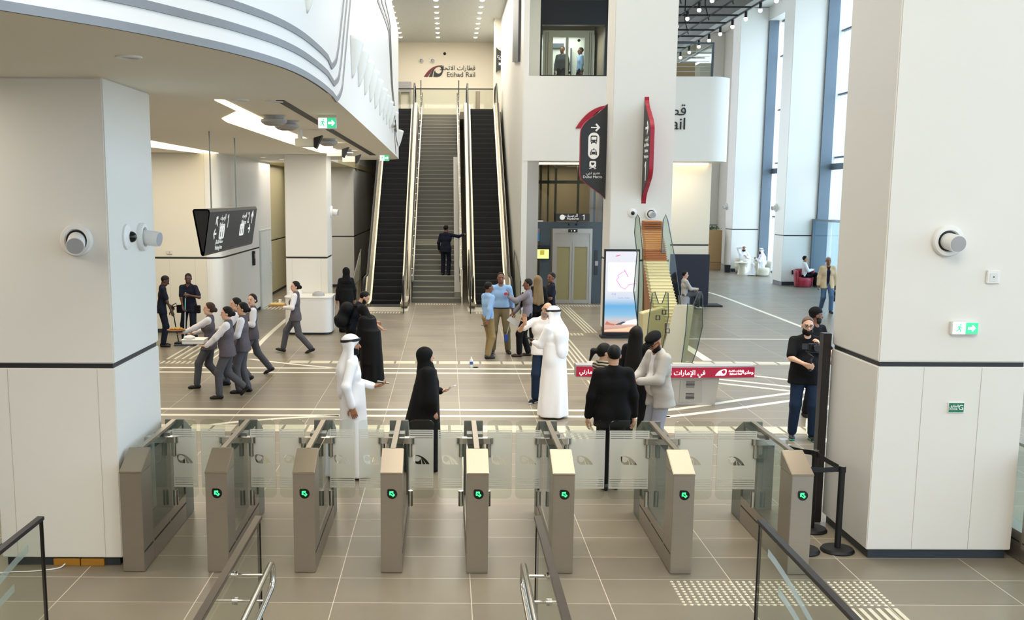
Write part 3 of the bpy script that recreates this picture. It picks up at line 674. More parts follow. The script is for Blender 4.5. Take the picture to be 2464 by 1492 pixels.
# ================================================================ lift (street level and upper level)
SH = mat('lift_steel_blue', '#4a545c', .4, .4, var=.05); DOORF = mat('lift_door_steel', '#a9a7a2', .3, .7, var=.04)
lf = thing('lift', 'glass lift with grey steel double doors and dark steel posts', 'lift', (4.0, 34, 0))
f = MB()
for x0, x1 in ((3.05, 3.42), (4.74, 5.06)): f.box(x0, x1, 33.98, 34.2, 0, 2.62)
f.box(2.84, 5.08, 33.98, 34.2, 2.45, 2.66).box(2.84, 2.92, 33.98, 34.2, 0, 4.55)
f.build('steel_frame', SH, lf)
MB().box(2.92, 5.06, 34.08, 34.1, 2.66, 4.55).build('upper_glass', GLASSD, lf); MB().box(2.9, 3.05, 34.05, 34.07, 0, 2.45).build('side_glass', GLASSD, lf)
g = MB()
for x in (3.1, 3.6, 4.35, 4.9): g.box(x, x + .07, 35.0, 35.1, 0, 4.5)
g.box(3.0, 5.0, 35.0, 35.1, 3.9, 4.0).cyl((3.35, 34.7, 0), (3.35, 34.7, 4.5), .03, n=8).build('guide_rail', SH, lf)
MB().box(3.45, 3.53, 33.9, 34.0, 0, 2.45).box(4.66, 4.74, 33.9, 34.0, 0, 2.45).box(3.45, 4.74, 33.9, 34.0, 2.3, 2.45).box(3.53, 4.66, 33.95, 34.0, 2.02, 2.3).build('door_surround', DOORF, lf)
for x0, x1 in ((3.53, 4.09), (4.1, 4.66)):
    d = MB().box(x0, x0 + .07, 33.93, 33.97, .01, 2.02).box(x1 - .07, x1, 33.93, 33.97, .01, 2.02).box(x0, x1, 33.93, 33.97, .01, .13).box(x0, x1, 33.93, 33.97, 1.86, 2.02).build('door_leaf', DOORF, lf)
    MB().box(x0 + .07, x1 - .07, 33.945, 33.955, .13, 1.86).build('door_glass', mat('tinted_door_glass', '#938a62', .15, var=.05), d)
p_ = MB().box(3.95, 4.25, 33.88, 33.9, 2.33, 2.43).build('floor_indicator', BLACKG, lf)
flat('indicator_digit', [arrow(4.05, 2.38, .05, 270, .3), rrect(4.13, 4.18, 2.355, 2.405, .02)], SIGNW, (0, 33.875, 0), (1, 0, 0), (0, 0, 1), p_)
MB().box(4.84, 4.94, 33.95, 33.98, .95, 1.75).build('call_panel', BLACKG, lf); MB().box(4.85, 4.95, 33.93, 33.96, 1.25, 1.4).build('call_button', GREYP, lf)
for x in (3.98, 4.22): MB().ell((x, 33.95, 2.58), .035, 10, 6).build('bolt_cap', BLACK, lf, smooth=True)
s = thing('lift_sign', 'dark hanging sign with a white disc, over the lift doors', 'sign', (4.1, 33.85, 2.72))
MB().box(3.53, 4.62, 33.82, 33.86, 2.7, 2.93).build('sign_plate', SIGNK, s, bevel=.004)
MB().box(3.7, 3.74, 33.86, 33.98, 2.72, 2.76).box(4.4, 4.44, 33.86, 33.98, 2.72, 2.76).build('bracket', SH, s)
flat('pictogram', [circ(3.74, 2.815, .085, 24)], SIGNW, (0, 33.817, 0), (1, 0, 0), (0, 0, 1), s)
text('lettering', 'Platform', .115, SIGNW, (4.08, 33.815, 2.765), (1, 0, 0), (0, 0, 1), s); text('lettering', AR_PLAT, .13, SIGNW, (4.03, 33.815, 2.87), (1, 0, 0), (0, 0, 1), s); flat('figure_one', [one(4.44, 2.815, .17)], SIGNW, (0, 33.815, 0), (1, 0, 0), (0, 0, 1), s)
ts = thing('info_screen', 'small screen with a yellow page left of the lift doors', 'screen', (3.1, 33.85, 1.6))
MB().box(2.86, 3.36, 33.84, 33.9, 1.44, 1.9).build('screen_case', BLACK, ts)
MB().box(2.89, 3.33, 33.832, 33.84, 1.48, 1.78).build('screen_panel', mat('screen_yellow', '#d9dc8a', .4, emit='#e6e78f', es=.7, var=0), ts)
flat('screen_picture', [rrect(3.04, 3.18, 1.6, 1.75, .01)], mat('screen_ochre', '#b9a93a', emit='#c4b03a', es=.5, var=0), (0, 33.829, 0), (1, 0, 0), (0, 0, 1), ts)
ts = thing('advert_screen', 'bright blue and white screen glowing behind the lift glass', 'screen', (3.0, 34.4, 2)); 
MB().box(2.86, 3.18, 34.3, 34.33, 2.0, 2.72).build('screen_case', BLACK, ts); MB().box(2.87, 3.17, 34.29, 34.3, 2.02, 2.3).box(2.87, 3.17, 34.29, 34.3, 2.5, 2.7, 1).box(2.87, 3.17, 34.29, 34.3, 2.3, 2.5, 2).build('screen_panel', [mat('screen_blue', '#4d8fd0', emit='#4d90d8', es=.8, var=0), mat('screen_pale', '#dfe2f2', emit='#e4e6f6', es=.9, var=0), mat('screen_lilac', '#9c8fae', emit='#a396b8', es=.6, var=0)], ts)
# upper lift car
lu = thing('lift_car', 'glass lift car with pale steel doors on the upper level', 'lift', (4.0, 34, 6.75))
f = MB().box(2.86, 5.1, 34.0, 34.2, 6.75, 7.3).box(2.86, 5.1, 34.0, 34.3, 8.85, 9.6).box(2.86, 3.0, 34.0, 34.25, 7.3, 12).box(5.0, 5.1, 34.0, 34.2, 7.3, 12).build('dark_frame', mat('lift_dark', '#24292d', .4, .3, var=.1), lu)
MB().box(3.0, 5.0, 34.05, 34.07, 7.3, 8.9).build('shaft_glass', GLASS, lu)
PALE = mat('car_steel', '#b9b2a2', .35, .5, var=.04)
for x0, x1 in ((3.1, 3.32), (4.5, 4.72)):
    c = MB().box(x0, x1, 34.5, 34.7, 6.75, 8.75); c.build('car_post', PALE, lu)
    q = MB()
    for t in (.3, .6): q.box(x0 + (x1 - x0) * t, x0 + (x1 - x0) * t + .012, 34.49, 34.5, 6.75, 8.7)
    q.build('post_groove', SH, lu)
MB().box(3.32, 4.5, 34.5, 34.65, 8.55, 8.75).box(3.82, 3.9, 34.5, 34.6, 6.75, 8.55).box(3.32, 3.4, 34.5, 34.6, 6.75, 8.55).box(4.42, 4.5, 34.5, 34.6, 6.75, 8.55).build('car_frame', PALE, lu)
MB().box(3.4, 4.42, 34.56, 34.565, 6.75, 8.55).build('car_glass', GLASS, lu)
MB().box(3.0, 5.0, 36.4, 36.5, 6.75, 8.9).build('car_wall', mat('car_wall', '#d4dad4', .4), lu); area('lift_car_fill', (3.95, 35.6, 8.84), (1.2, 1.2), 40, (1, .98, .94))  # unseen area lamp added to brighten the car interior
MB().box(3.3, 3.95, 36.3, 36.38, 8.45, 8.6).box(4.18, 4.22, 36.3, 36.38, 7.3, 8.45).build('car_trim', SH, lu)
for x, z in ((3.78, 7.85), (3.98, 8.02), (4.12, 8.18)): MB().ell((x, 36.3, z), .03, 8, 6).build('car_lamp', mat('white_led', '#ffffff', emit='#ffffff', es=8, var=0), lu)
MB().ell((4.28, 34.9, 8.5), .05, 10, 7).build('dome_camera', BLACKG, lu, smooth=True)
for x in (3.9, 4.15): MB().ell((x, 34.0, 7.38), .04, 8, 6).build('bolt_cap', BLACK, lu)
# dark slanted screen on the stair side wall
MB_ = MB().px([(33.3, 7.62), (36.1, 7.95), (36.1, 11), (33.3, 11)], 2.2, 2.275)
sl = MB_.build('media_panel', mat('media_dark', '#41464c', .5, var=.1)); tag(sl, 'tall dark media panel high on the wall beside the lift', 'screen')
# ================================================================ wall lettering and emblem
def brand(o, sc, lx, ls, asz, lz, az, lab, cols, Y):
    t = thing('wall_logo', lab, 'logo', (lx, Y, o[1]))
    e = emblem(o[0], o[1], sc); R0, U0 = (1, 0, 0), (0, 0, 1)
    for lp, m, nm in zip(e, cols, ('red_swoosh', 'dark_swoosh', 'dark_drop')): flat(nm, [lp], m, (0, Y, 0), R0, U0, t, .012)
    text('lettering', 'Etihad Rail', ls, cols[1], (lx, Y, lz), R0, U0, t, 'RIGHT', .012); text('lettering', AR_RAIL, asz, cols[1], (lx, Y, az), R0, U0, t, 'RIGHT', .012)
INK = mat('letter_black', '#15161a', .5, var=0)
q = lambda u, v: ony(u, v, 52.48)
brand((q(1020, 185)[0], q(1020, 185)[2]), .96, q(1144, 180)[0], .335, .30, q(1110, 180)[2], q(1110, 164)[2], 'black lettering with red and black emblem on the upper stair wall', (mat('emblem_red', '#6b1524', .5, var=0), INK, INK), 52.48)
q = lambda u, v: ony(u, v, 31.985)
brand((q(1385, 309)[0], q(1385, 309)[2]), 1.2, q(1651, 300)[0], .50, .45, q(1600, 299)[2], q(1600, 266)[2], 'large black lettering and red swoosh on the curved balcony front, mostly behind the column', (RED, INK, INK), 31.985)
# ================================================================ blade signs on the central column
def bus(cx, cy_, s):
    return [rrect(cx - .42 * s, cx + .42 * s, cy_ - .42 * s, cy_ + .5 * s, .16 * s), rrect(cx - .32 * s, cx + .32 * s, cy_ - .02 * s, cy_ + .34 * s, .06 * s), circ(cx - .25 * s, cy_ - .22 * s, .07 * s, 10), circ(cx + .25 * s, cy_ - .22 * s, .07 * s, 10)], [rrect(cx - .36 * s, cx - .2 * s, cy_ - .54 * s, cy_ - .41 * s, .03 * s), rrect(cx + .2 * s, cx + .36 * s, cy_ - .54 * s, cy_ - .41 * s, .03 * s)]
def taxi(cx, cy_, s):
    body = [(-.46, -.36), (-.3, -.36), (-.3, -.28), (.3, -.28), (.3, -.36), (.46, -.36), (.46, .02), (.4, .12), (.28, .38), (-.28, .38), (-.4, .12), (-.46, .02)]
    win = [(-.3, .08), (-.22, .29), (.22, .29), (.3, .08)]
    return [[(cx + s * a, cy_ + s * c) for a, c in body], [(cx + s * a, cy_ + s * c) for a, c in win], circ(cx - .3 * s, cy_ - .08 * s, .06 * s, 10), circ(cx + .3 * s, cy_ - .08 * s, .06 * s, 10)], [rrect(cx - .1 * s, cx + .1 * s, cy_ + .4 * s, cy_ + .5 * s, .02 * s)]
def metro(cx, cy_, s):
    return [rrect(cx - .42 * s, cx + .42 * s, cy_ - .35 * s, cy_ + .5 * s, .2 * s), [(cx - .22 * s, cy_ + .3 * s), (cx + .22 * s, cy_ + .3 * s), (cx + .22 * s, cy_ + .1 * s), (cx, cy_ - .08 * s), (cx - .22 * s, cy_ + .1 * s)], circ(cx - .25 * s, cy_ - .18 * s, .05 * s, 10), circ(cx + .25 * s, cy_ - .18 * s, .05 * s, 10)], [rrect(cx - .45 * s, cx - .15 * s, cy_ - .52 * s, cy_ - .42 * s, .02 * s), rrect(cx + .15 * s, cx + .45 * s, cy_ - .52 * s, cy_ - .42 * s, .02 * s)]
def blade_outline(w, z0, z1, n=8):   # attached edge at 0, bulging to -w
    H = z1 - z0
    def bz(a, b, c, d): return [((1 - t) ** 3 * a[0] + 3 * t * (1 - t) ** 2 * b[0] + 3 * t * t * (1 - t) * c[0] + t ** 3 * d[0], (1 - t) ** 3 * a[1] + 3 * t * (1 - t) ** 2 * b[1] + 3 * t * t * (1 - t) * c[1] + t ** 3 * d[1]) for t in [i / n for i in range(n + 1)]]
    up = bz((0, z1), (-.04 * w, z1 - .1 * H), (-.35 * w, z1 - .12 * H), (-.62 * w, z1 - .19 * H)) + bz((-.62 * w, z1 - .19 * H), (-.9 * w, z1 - .24 * H), (-w, z1 - .28 * H), (-w, z1 - .34 * H))
    lo = [(a, z0 + (z1 - c)) for a, c in up][::-1]
    return up + lo
bs = thing('blade_sign', 'black blade sign with bus, taxi and train symbols, left of the central column', 'sign', (4.0, 26.9, 4.2))
ol = spline([ony(u, v, 26.9) for u, v in ((1467, 235), (1464, 246), (1456, 258), (1438, 274), (1415, 290), (1403, 304), (1398, 320), (1397, 370), (1396, 412), (1401, 432), (1425, 452), (1447, 468), (1456, 480), (1460, 493))], 4)
ol = [(p.x, p.z) for p in ol]
MB().py(ol, 26.86, 26.98).build('sign_body', SIGNK, bs)
MB().py([(x - .02, z) for x, z in ol[6:-6]] + [(x, z) for x, z in ol[6:-6]][::-1], 26.87, 26.98).build('red_edge', RED, bs)
fy = 26.853; cx = 3.74
flat('arrow', [arrow(cx + .02, ony(1432, 307, 26.9)[2], .22, 0, .13)], SIGNW, (0, fy, 0), (1, 0, 0), (0, 0, 1), bs)
zc = ony(1430, 351, 26.9)[2]; h = .33; cx = 3.73
bl, bw = bus(cx, zc + .155, .2); tl, tw = taxi(cx, zc - .165, .19)
flat('pictogram', [rrect(cx - .14, cx + .14, zc - h, zc + h, .139, 10)] + bl + tl + bw + tw, SIGNW, (0, fy, 0), (1, 0, 0), (0, 0, 1), bs)
ml, mw = metro(cx - .015, ony(1429, 397, 26.9)[2], .2); flat('pictogram', ml + mw, SIGNW, (0, fy, 0), (1, 0, 0), (0, 0, 1), bs)
text('lettering', AR_METRO, .1, SIGNW, (3.73, fy, ony(1428, 416, 26.9)[2]), (1, 0, 0), (0, 0, 1), bs); text('lettering', 'Dubai Metro', .095, SIGNW, (3.72, fy, ony(1428, 426, 26.9)[2]), (1, 0, 0), (0, 0, 1), bs)
bs = thing('blade_sign', 'black blade sign edged in red with a large 1, on the column front', 'sign', (4.88, 25.6, 4.2))
z0, z1 = ony(1540, 490, 25.8)[2], ony(1550, 231, 25.8)[2]
ol = [(26.0 + a, c) for a, c in blade_outline(.82, z0, z1)]
MB().px(ol, 4.832, 4.935).build('red_body', RED, bs)
MB().px([(y + .02 if y < 25.98 else y, z) for y, z in ol], 4.824, 4.832).build('dark_face', SIGNK, bs)
RR, UU, fx = (0, -1, 0), (0, 0, 1), 4.822
Z = lambda v: ony(1550, v, 25.6)[2]
flat('arrow', [arrow(0, 0, .36, 0, .17)], SIGNW, (fx, 25.56, Z(308)), RR, UU, bs)
for s_, v, z_ in ((AR_PLAT, 335, .13), (AR_WAIT, 349, .11), ('Platform', 363, .12), ('Waiting Area', 377, .1)): text('lettering', s_, z_, SIGNW, (fx, 25.56, Z(v)), RR, UU, bs)
flat('figure_one', [one(0, 0, .46)], SIGNW, (fx, 25.58, Z(412)), RR, UU, bs)
# exit blade sign at the top of the stairs
es = thing('blade_sign', 'small black exit sign on the pier at the top of the stairs', 'sign', (2.1, 45.5, 9)); q = lambda u, v: ony(u, v, 45.4)
zt, zb = q(1194, 112)[2], q(1194, 177)[2]; xa = q(1194, 145)[0]
MB().py([(xa - a, c) for a, c in blade_outline(q(1215, 145)[0] - xa, zb, zt)], 45.38, 45.48).build('sign_body', SIGNK, es)
flat('arrow', [arrow(q(1204, 153)[0], q(1204, 153)[2], .17, 225, .2)], SIGNW, (0, 45.37, 0), (1, 0, 0), (0, 0, 1), es)
text('lettering', 'Exit', .12, SIGNW, (q(1205, 142)[0], 45.37, q(1205, 142)[2]), (1, 0, 0), (0, 0, 1), es); text('lettering', AR_EXIT, .14, SIGNW, (q(1205, 134)[0], 45.37, q(1205, 134)[2]), (1, 0, 0), (0, 0, 1), es)
# ================================================================ hanging direction sign
hs = thing('hanging_sign', 'dark wedge shaped direction sign hung on two rods under the balcony', 'sign', (-3.9, 18.4, 2.5))
YA, YB = 16.5, 20.6
pr = [(-3.98, 3.27), (-3.76, 3.27), (-3.735, 3.255), (-3.725, 3.22), (-3.83, 2.56), (-3.85, 2.53), (-3.87, 2.53), (-3.89, 2.56), (-4.0, 3.24)]
pi_ = [(x * .985 - 3.865 * .015, z) for x, z in pr]
pi_ = [(-3.985, 3.245), (-3.76, 3.245), (-3.75, 3.2), (-3.85, 2.6), (-3.872, 2.6)]
b = MB(); n = len(pr); b.add([(x, YA, z) for x, z in pr] + [(x, YB, z) for x, z in pr], [(i, (i + 1) % n, n + (i + 1) % n, n + i) for i in range(n)] + [tuple(range(n, 2 * n))])
b.build('sign_shell', SIGNK, hs)
MB().py(pi_, YA + .03, YA + .05).build('end_shade', BLACK, hs)  # black plate stands for the shade inside the hollow end
fd = Vector((-.105, 0, -.66)).normalized(); fn = Vector((.66, 0, -.105)).normalized()
def fp(y, z): x = -3.725 - .105 * (3.22 - z) / .66; return Vector((x, y, z)) + fn * .004
R_, U_ = (0, 1, 0), -fd
L1 = 17.35
flat('arrow', [arrow(0, 0, .2, 135, .17)], SIGNW, fp(L1 - .25, 3.06), R_, U_, hs); flat('figure_one', [one(0, 0, .23)], SIGNW, fp(L1 + .62, 3.05), R_, U_, hs)
text('lettering', AR_PLAT, .13, SIGNW, fp(L1 + .2, 3.12), R_, U_, hs); text('lettering', 'Platform', .125, SIGNW, fp(L1 + .2, 2.99), R_, U_, hs)
flat('arrow', [arrow(0, 0, .2, 180, .17)], SIGNW, fp(L1 - .3, 2.86), R_, U_, hs)
def wc(cx): return [rrect(cx - .2, cx + .2, -.11, .11, .05), rrect(cx - .12, cx - .06, -.08, .02, .02), circ(cx - .09, .05, .025, 8), rrect(cx + .05, cx + .11, -.08, .02, .02), circ(cx + .08, .05, .025, 8)]
flat('pictogram', wc(0), SIGNW, fp(L1 + .22, 2.87), R_, U_, hs)
text('lettering', AR_WAIT, .1, SIGNW, fp(L1 + .1, 2.72), R_, U_, hs); text('lettering', 'Waiting Area', .1, SIGNW, fp(L1 + .1, 2.62), R_, U_, hs)
R1 = 19.4
text('lettering', '2', .3, SIGNW, fp(R1 + .42, 3.06), R_, U_, hs); flat('arrow', [arrow(0, 0, .24, 90, .17)], SIGNW, fp(R1 + .78, 3.07), R_, U_, hs)
text('lettering', AR_PLAT, .13, SIGNW, fp(R1, 3.12), R_, U_, hs); text('lettering', 'Platform', .125, SIGNW, fp(R1, 2.99), R_, U_, hs)
flat('pictogram', wc(0), SIGNW, fp(R1 - .1, 2.86), R_, U_, hs); flat('arrow', [arrow(0, 0, .2, 0, .17)], SIGNW, fp(R1 + .6, 2.86), R_, U_, hs)
for y in (17.3, 19.35): MB().cyl((-3.88, y, 3.25), (-3.88, y, 4.52), .012, n=8).build('rod', STEELD, hs)
# ================================================================ display totem, ticker beam, sculpture
area('lift_shaft_fill', (4.1, 35.9, 4.5), (1.4, 1), 45, NEUT)  # unseen area lamp added to brighten the shaft behind the lift glass
tt = thing('display_totem', 'tall lit display with route map and train picture, at the foot of the central column', 'display', (4.32, 25.75, 0))
tx0, tx1, ty = 3.91, 4.78, 25.7
MB().box(tx0, tx1, ty, ty + .14, .06, 2.2).box(tx0 - .06, tx1 + .06, ty - .12, ty + .2, 0, .06).build('housing', BLACK, tt, bevel=.004)
def scr_mat():
    m = bpy.data.materials.new('screen_picture'); m.use_nodes = True; nt = m.node_tree; n = nt.nodes; L = nt.links; p = n['Principled BSDF']
    tc = n.new('ShaderNodeTexCoord'); sp = n.new('ShaderNodeSeparateXYZ'); L.new(tc.outputs['Object'], sp.inputs[0])
    mr = n.new('ShaderNodeMapRange'); mr.inputs[1].default_value = .14; mr.inputs[2].default_value = 2.14; L.new(sp.outputs[2], mr.inputs[0])
    r = n.new('ShaderNodeValToRGB'); E = r.color_ramp.elements
    E[0].position = 0; E[0].color = lin('#c58f84'); E[1].position = 1; E[1].color = lin('#f2f2fa')
    for ps, c in ((.10, '#efc3ae'), (.16, '#cdd3dc'), (.22, '#8fc9ee'), (.33, '#69b6ea'), (.42, '#d6e6f6'), (.5, '#eef0fa')):
        e = E.new(ps); e.color = lin(c)
    L.new(mr.outputs[0], r.inputs[0]); p.inputs['Base Color'].default_value = (.02, .02, .02, 1); L.new(r.outputs[0], p.inputs['Emission Color']); p.inputs['Emission Strength'].default_value = .78; p.inputs['Roughness'].default_value = .2
    return m
MB().box(tx0 + .03, tx1 - .03, ty - .004, ty, .14, 2.15).build('screen', scr_mat(), tt)
em = lambda nm, c, s=.75: mat(nm, c, .4, var=0, emit=c, es=s)
sy = ty - .006; R3, U3 = (1, 0, 0), (0, 0, 1)
flat('map_panel', [rrect(4.0, 4.7, 1.16, 1.88, .04)], em('map_lilac', '#dcd4ea'), (0, sy, 0), R3, U3, tt)
rt = [(4.43, 1.68), (4.24, 1.56), (4.27, 1.5), (4.22, 1.47), (4.23, 1.42), (4.33, 1.27), (4.43, 1.22), (4.48, 1.27), (4.53, 1.33), (4.7, 1.36)]
cvs = MB(); 
for a, c in zip(rt, rt[1:]): cvs.tube([(a[0], sy - .003, a[1]), (c[0], sy - .003, c[1])], .009, 6)
cvs.tube([(4.4, sy - .003, 1.7), (4.46, sy - .003, 1.6), (4.5, sy - .003, 1.52)], .011, 6)
cvs.build('route_line', em('route_pink', '#d07aa6'), tt)
flat('train_picture', [[(4.35, .34), (4.5, .42), (4.7, .47), (4.75, .46), (4.75, .34)]], em('train_white', '#f4eef0'), (0, sy, 0), R3, U3, tt); flat('train_window', [[(4.2, .33), (4.35, .33), (4.48, .4), (4.4, .41)]], em('train_dark', '#394352'), (0, sy - .002, 0), R3, U3, tt)
flat('rock_picture', [[(3.95, .33), (4.0, .42), (4.1, .36), (4.2, .35), (4.2, .31)]], em('rock_red', '#a86256'), (0, sy, 0), R3, U3, tt); flat('sand_picture', [[(3.95, .16), (4.75, .16), (4.75, .3), (4.4, .24), (3.95, .2)]], em('sand_orange', '#eeae90'), (0, sy, 0), R3, U3, tt)
flat('badge', [[(4.18, 2.02), (4.27, 2.04), (4.31, 2.07), (4.2, 2.05)]], em('badge_pink', '#c2477e'), (0, sy, 0), R3, U3, tt); text('lettering', 'F10', .07, em('caption_violet', '#7f6fb8'), (4.16, sy, 1.09), R3, U3, tt); text('lettering', AR_RAIL, .05, em('caption_violet', '#7f6fb8'), (4.4, sy, 1.0), R3, U3, tt)
tb = thing('ticker_beam', 'red scrolling LED ticker beam on a grey louvred cabinet', 'ticker', (3.9, 17.5, 0))
bx0, bx1, by = 2.2, 5.21, 17.2
def bow(x): return by + .10 * ((x - 3.7) / 1.5) ** 2 - .0
xs = [bx0 + (bx1 - bx0) * i / 24 for i in range(25)]
fp_ = [(x, bow(x)) for x in xs] + [(x, bow(x) + .26) for x in xs[::-1]]
MB().pz(fp_, .47, .68).build('beam_case', GREYP, tb)
MB().pz([(x, bow(x) - .012) for x in xs] + [(x, bow(x)) for x in xs[::-1]], .485, .655).build('led_panel', mat('led_red', '#7a0d26', .3, emit='#8c0f2c', es=.75, var=.3, scale=2), tb)
def led_text(body, x, z, s, al='CENTER', w=.5):
    sl = math.atan2(bow(x + .05) - bow(x - .05), .1); return text('lettering', body, s, em('led_white', '#fbeef2', 1.4), (x, bow(x) - .018, z), (math.cos(sl), math.sin(sl), 0), (0, 0, 1), tb, al)
led_text(AR_UAE, 4.36, .57, .115, 'RIGHT'); led_text(AR_UAE, 2.25, .57, .1, 'LEFT'); led_text(AR_RAIL, 4.88, .597, .045); led_text('Etihad Rail', 4.88, .545, .05); led_text('\ufe94\ufef4\ufee8\ufec3\ufeee', 5.09, .57, .085)
for lp in emblem(4.53, .52, .19): flat('emblem', [lp], em('led_white', '#fbeef2', 1.4), (0, bow(4.6) - .018, 0), R3, U3, tb)
pd = MB().py([(3.3, 0), (4.56, 0), (4.62, .46), (3.3, .46)], 17.28, 17.95).build('cabinet', mat('cabinet_grey', '#b6b1aa', .4, .3, var=.03), tb, bevel=.006)
MB().py([(3.95, .05), (4.34, .05), (4.33, .43), (3.96, .43)], 17.272, 17.282).build('cabinet_door', mat('cabinet_door_grey', '#aaa59e', .4, .3, var=.03), tb, bevel=.003)
lv = MB()
for zc in (.36, .16):
    for k in range(5): lv.box(4.06, 4.2, 17.266, 17.274, zc - .05 + k * .022, zc - .042 + k * .022)
lv.build('louvre', JOINT, tb)
# sculpture of wavy slats between pointed glass fins
WDD = mat('slat_wood_dark', '#a66a35', .45, var=.2, scale=6, stretch=(1, 6, 6)); WDL = mat('slat_wood_light', '#c89a62', .45, var=.18, scale=6, stretch=(1, 6, 6)); CRM = mat('slat_cream', '#d8cfa6', .45, var=.04)
sc_ = thing('slat_sculpture', 'sculpture of stepped cream and wooden slats between pointed glass fins', 'sculpture', (3.9, 18.6, 0))
ctl = [Vector((c[0], c[1], c[2])) for c in (ony(1568, 531, 19.9), ony(1568, 552, 19.8), ony(1572, 580, 19.6), ony(1574, 604, 19.4), ony(1576, 626, 19.2), ony(1583, 660, 19.0), ony(1591, 700, 18.75), ony(1598, 735, 18.5), ony(1604, 775, 18.3))]
sp_ = spline(ctl, 5); m = len(sp_)
for i in range(0, m - 1):
    p = sp_[i]; q = sp_[i + 1]; w = .165 + .05 * i / m; tone = (WDD if i < 5 else WDL) if i < 14 else (WDD if i < 20 else CRM)
    MB().box(p.x - w, p.x + w, p.y - .16, p.y + .12, q.z + .008, p.z).box(p.x - w - .01, p.x + w + .01, p.y - .22, p.y + .12, q.z, q.z + .012).build('slat', tone, sc_, bevel=.004)
MB().px([(19.95, .0), (19.95, 3.0), (19.75, 2.6), (19.3, 2.1), (18.75, 1.6), (18.45, 1.25), (18.45, 0)], 3.78, 3.95).build('core', mat('core_brown', '#9a6c4a', .6, var=.08), sc_)
fn_ = [((1525, 700), (1533, 610), (1527, 560), (1530, 525), (1534, 516), (1539, 525), (1546, 600), (1549, 720), (1552, 870), (1545, 870)), ((1592, 600), (1596, 530), (1602, 516), (1607, 530), (1622, 610), (1632, 690), (1640, 740), (1600, 740)), ((1570, 705), (1576, 702), (1585, 730), (1593, 730), (1603, 702), (1608, 705), (1609, 760), (1592, 850), (1586, 872), (1552, 872), (1560, 780)), ((1655, 730), (1668, 735), (1681, 704), (1687, 702), (1691, 712), (1691, 785), (1678, 840), (1666, 872), (1640, 872), (1650, 800))]
for pl, Y in zip(fn_, (19.3, 19.2, 17.62, 17.62)):
    o3 = [ony(u, v, Y) for u, v in pl]
    fb = MB().py([(p[0], p[2]) for p in o3], Y, Y + .014).build('glass_fin', glass('fin_glass', '#e2e7dd', 1.1), sc_)
    MB().tube([(p[0], Y + .007, p[2]) for p in o3], .009, 6, closed=True).build('fin_edge', SH, fb)
pq = [ony(u, v, 17.9) for u, v in ((1626, 734), (1670, 735), (1650, 872), (1588, 872))]
MB().py([(p[0], p[2]) for p in pq], 17.9, 17.96).build('cream_panel', mat('panel_cream', '#cdc6b2', .5, var=.02), sc_)
pq = [ony(u, v, 18.05) for u, v in ((1545, 755), (1600, 740), (1600, 872), (1545, 872))]
MB().py([(p[0], p[2]) for p in pq], 18.05, 18.35).build('plinth_block', mat('plinth_sand', '#c4b68c', .5, var=.05), sc_, bevel=.01)
for u, v in ((1583, 765), (1598, 752), (1606, 797)):
    p = ony(u, v, 17.6); MB().tube([(p[0] - .03, 17.6, p[2] + .04), (p[0] + .03, 17.6, p[2] + .04), (p[0] + .03, 17.6, p[2] - .03), (p[0] - .03, 17.6, p[2] - .03)], .012, 6, closed=True).build('clamp', BLACK, sc_)
# dark panel by the lobby wall, bottle, floor item
dp = thing('standing_display', 'tall navy display panel on a flat foot before the lobby wall', 'panel', (7.9, 33.4, 0)); NAVY = mat('panel_navy', '#14172a', .5, var=.05)
MB().box(7.2, 8.45, 33.4, 33.5, .04, 1.66).build('board', NAVY, dp, bevel=.004); MB().box(8.1, 8.85, 33.1, 33.8, 0, .05).build('foot', BLACK, dp)
p = onz(1134, 885)
bo = thing('water_bottle', 'clear water bottle with blue label standing on the floor', 'bottle', (p[0], p[1], 0))
MB().lathe([(.033, 0), (.036, .01), (.036, .15), (.03, .175), (.014, .2), (.014, .205)], (p[0], p[1], .0), 16).build('bottle_body', mat('bottle_plastic', '#dfe6ea', .15, var=0), bo, smooth=True)
MB().cyl((p[0], p[1], .07), (p[0], p[1], .13), .0368, n=16, cap=False).build('label', mat('label_blue', '#3a5fa8', .4), bo); MB().cyl((p[0], p[1], .2), (p[0], p[1], .225), .016, n=12).build('cap', WHITE, bo)
tag(MB().ell((p[0] + .09, p[1] + .0, .012), (.06, .03, .012), 12, 6).build('door_wedge', BLACK, smooth=True), 'small black wedge lying beside the water bottle', 'wedge')
# ================================================================ fixtures on columns and soffit
def projector(o, nrm, tilt, lab, r=.145):
    """round wall fixture: ring plate with a tilted cylindrical head; nrm outward, tilt = direction the head points"""
    o = Vector(o); n = Vector(nrm).normalized(); t = Vector(tilt).normalized()
    th = thing('wall_speaker', lab, 'wall fixture', o, group='round white fixtures on the columns')
    M = n.to_track_quat('Z', 'Y').to_matrix()
    MB().lathe([(r, 0), (r, .035), (r * .93, .05), (r * .72, .05), (r * .66, .03), (r * .6, .0)], o, 32, 0, M).build('ring_plate', WHITE, th, smooth=True)
    MB().lathe([(r * .62, .028), (r * .62, .03)], o, 24, 0, M).build('dark_recess', BLACK, th)
    c0 = o + n * .01; MB().cyl(c0, c0 + t * .19, r * .54, n=24).build('cylinder_head', WHITE, th, smooth=True)
    MB().cyl(c0 + t * .19, c0 + t * .193, r * .5, n=24).build('grille', GREYP, th)
    return th
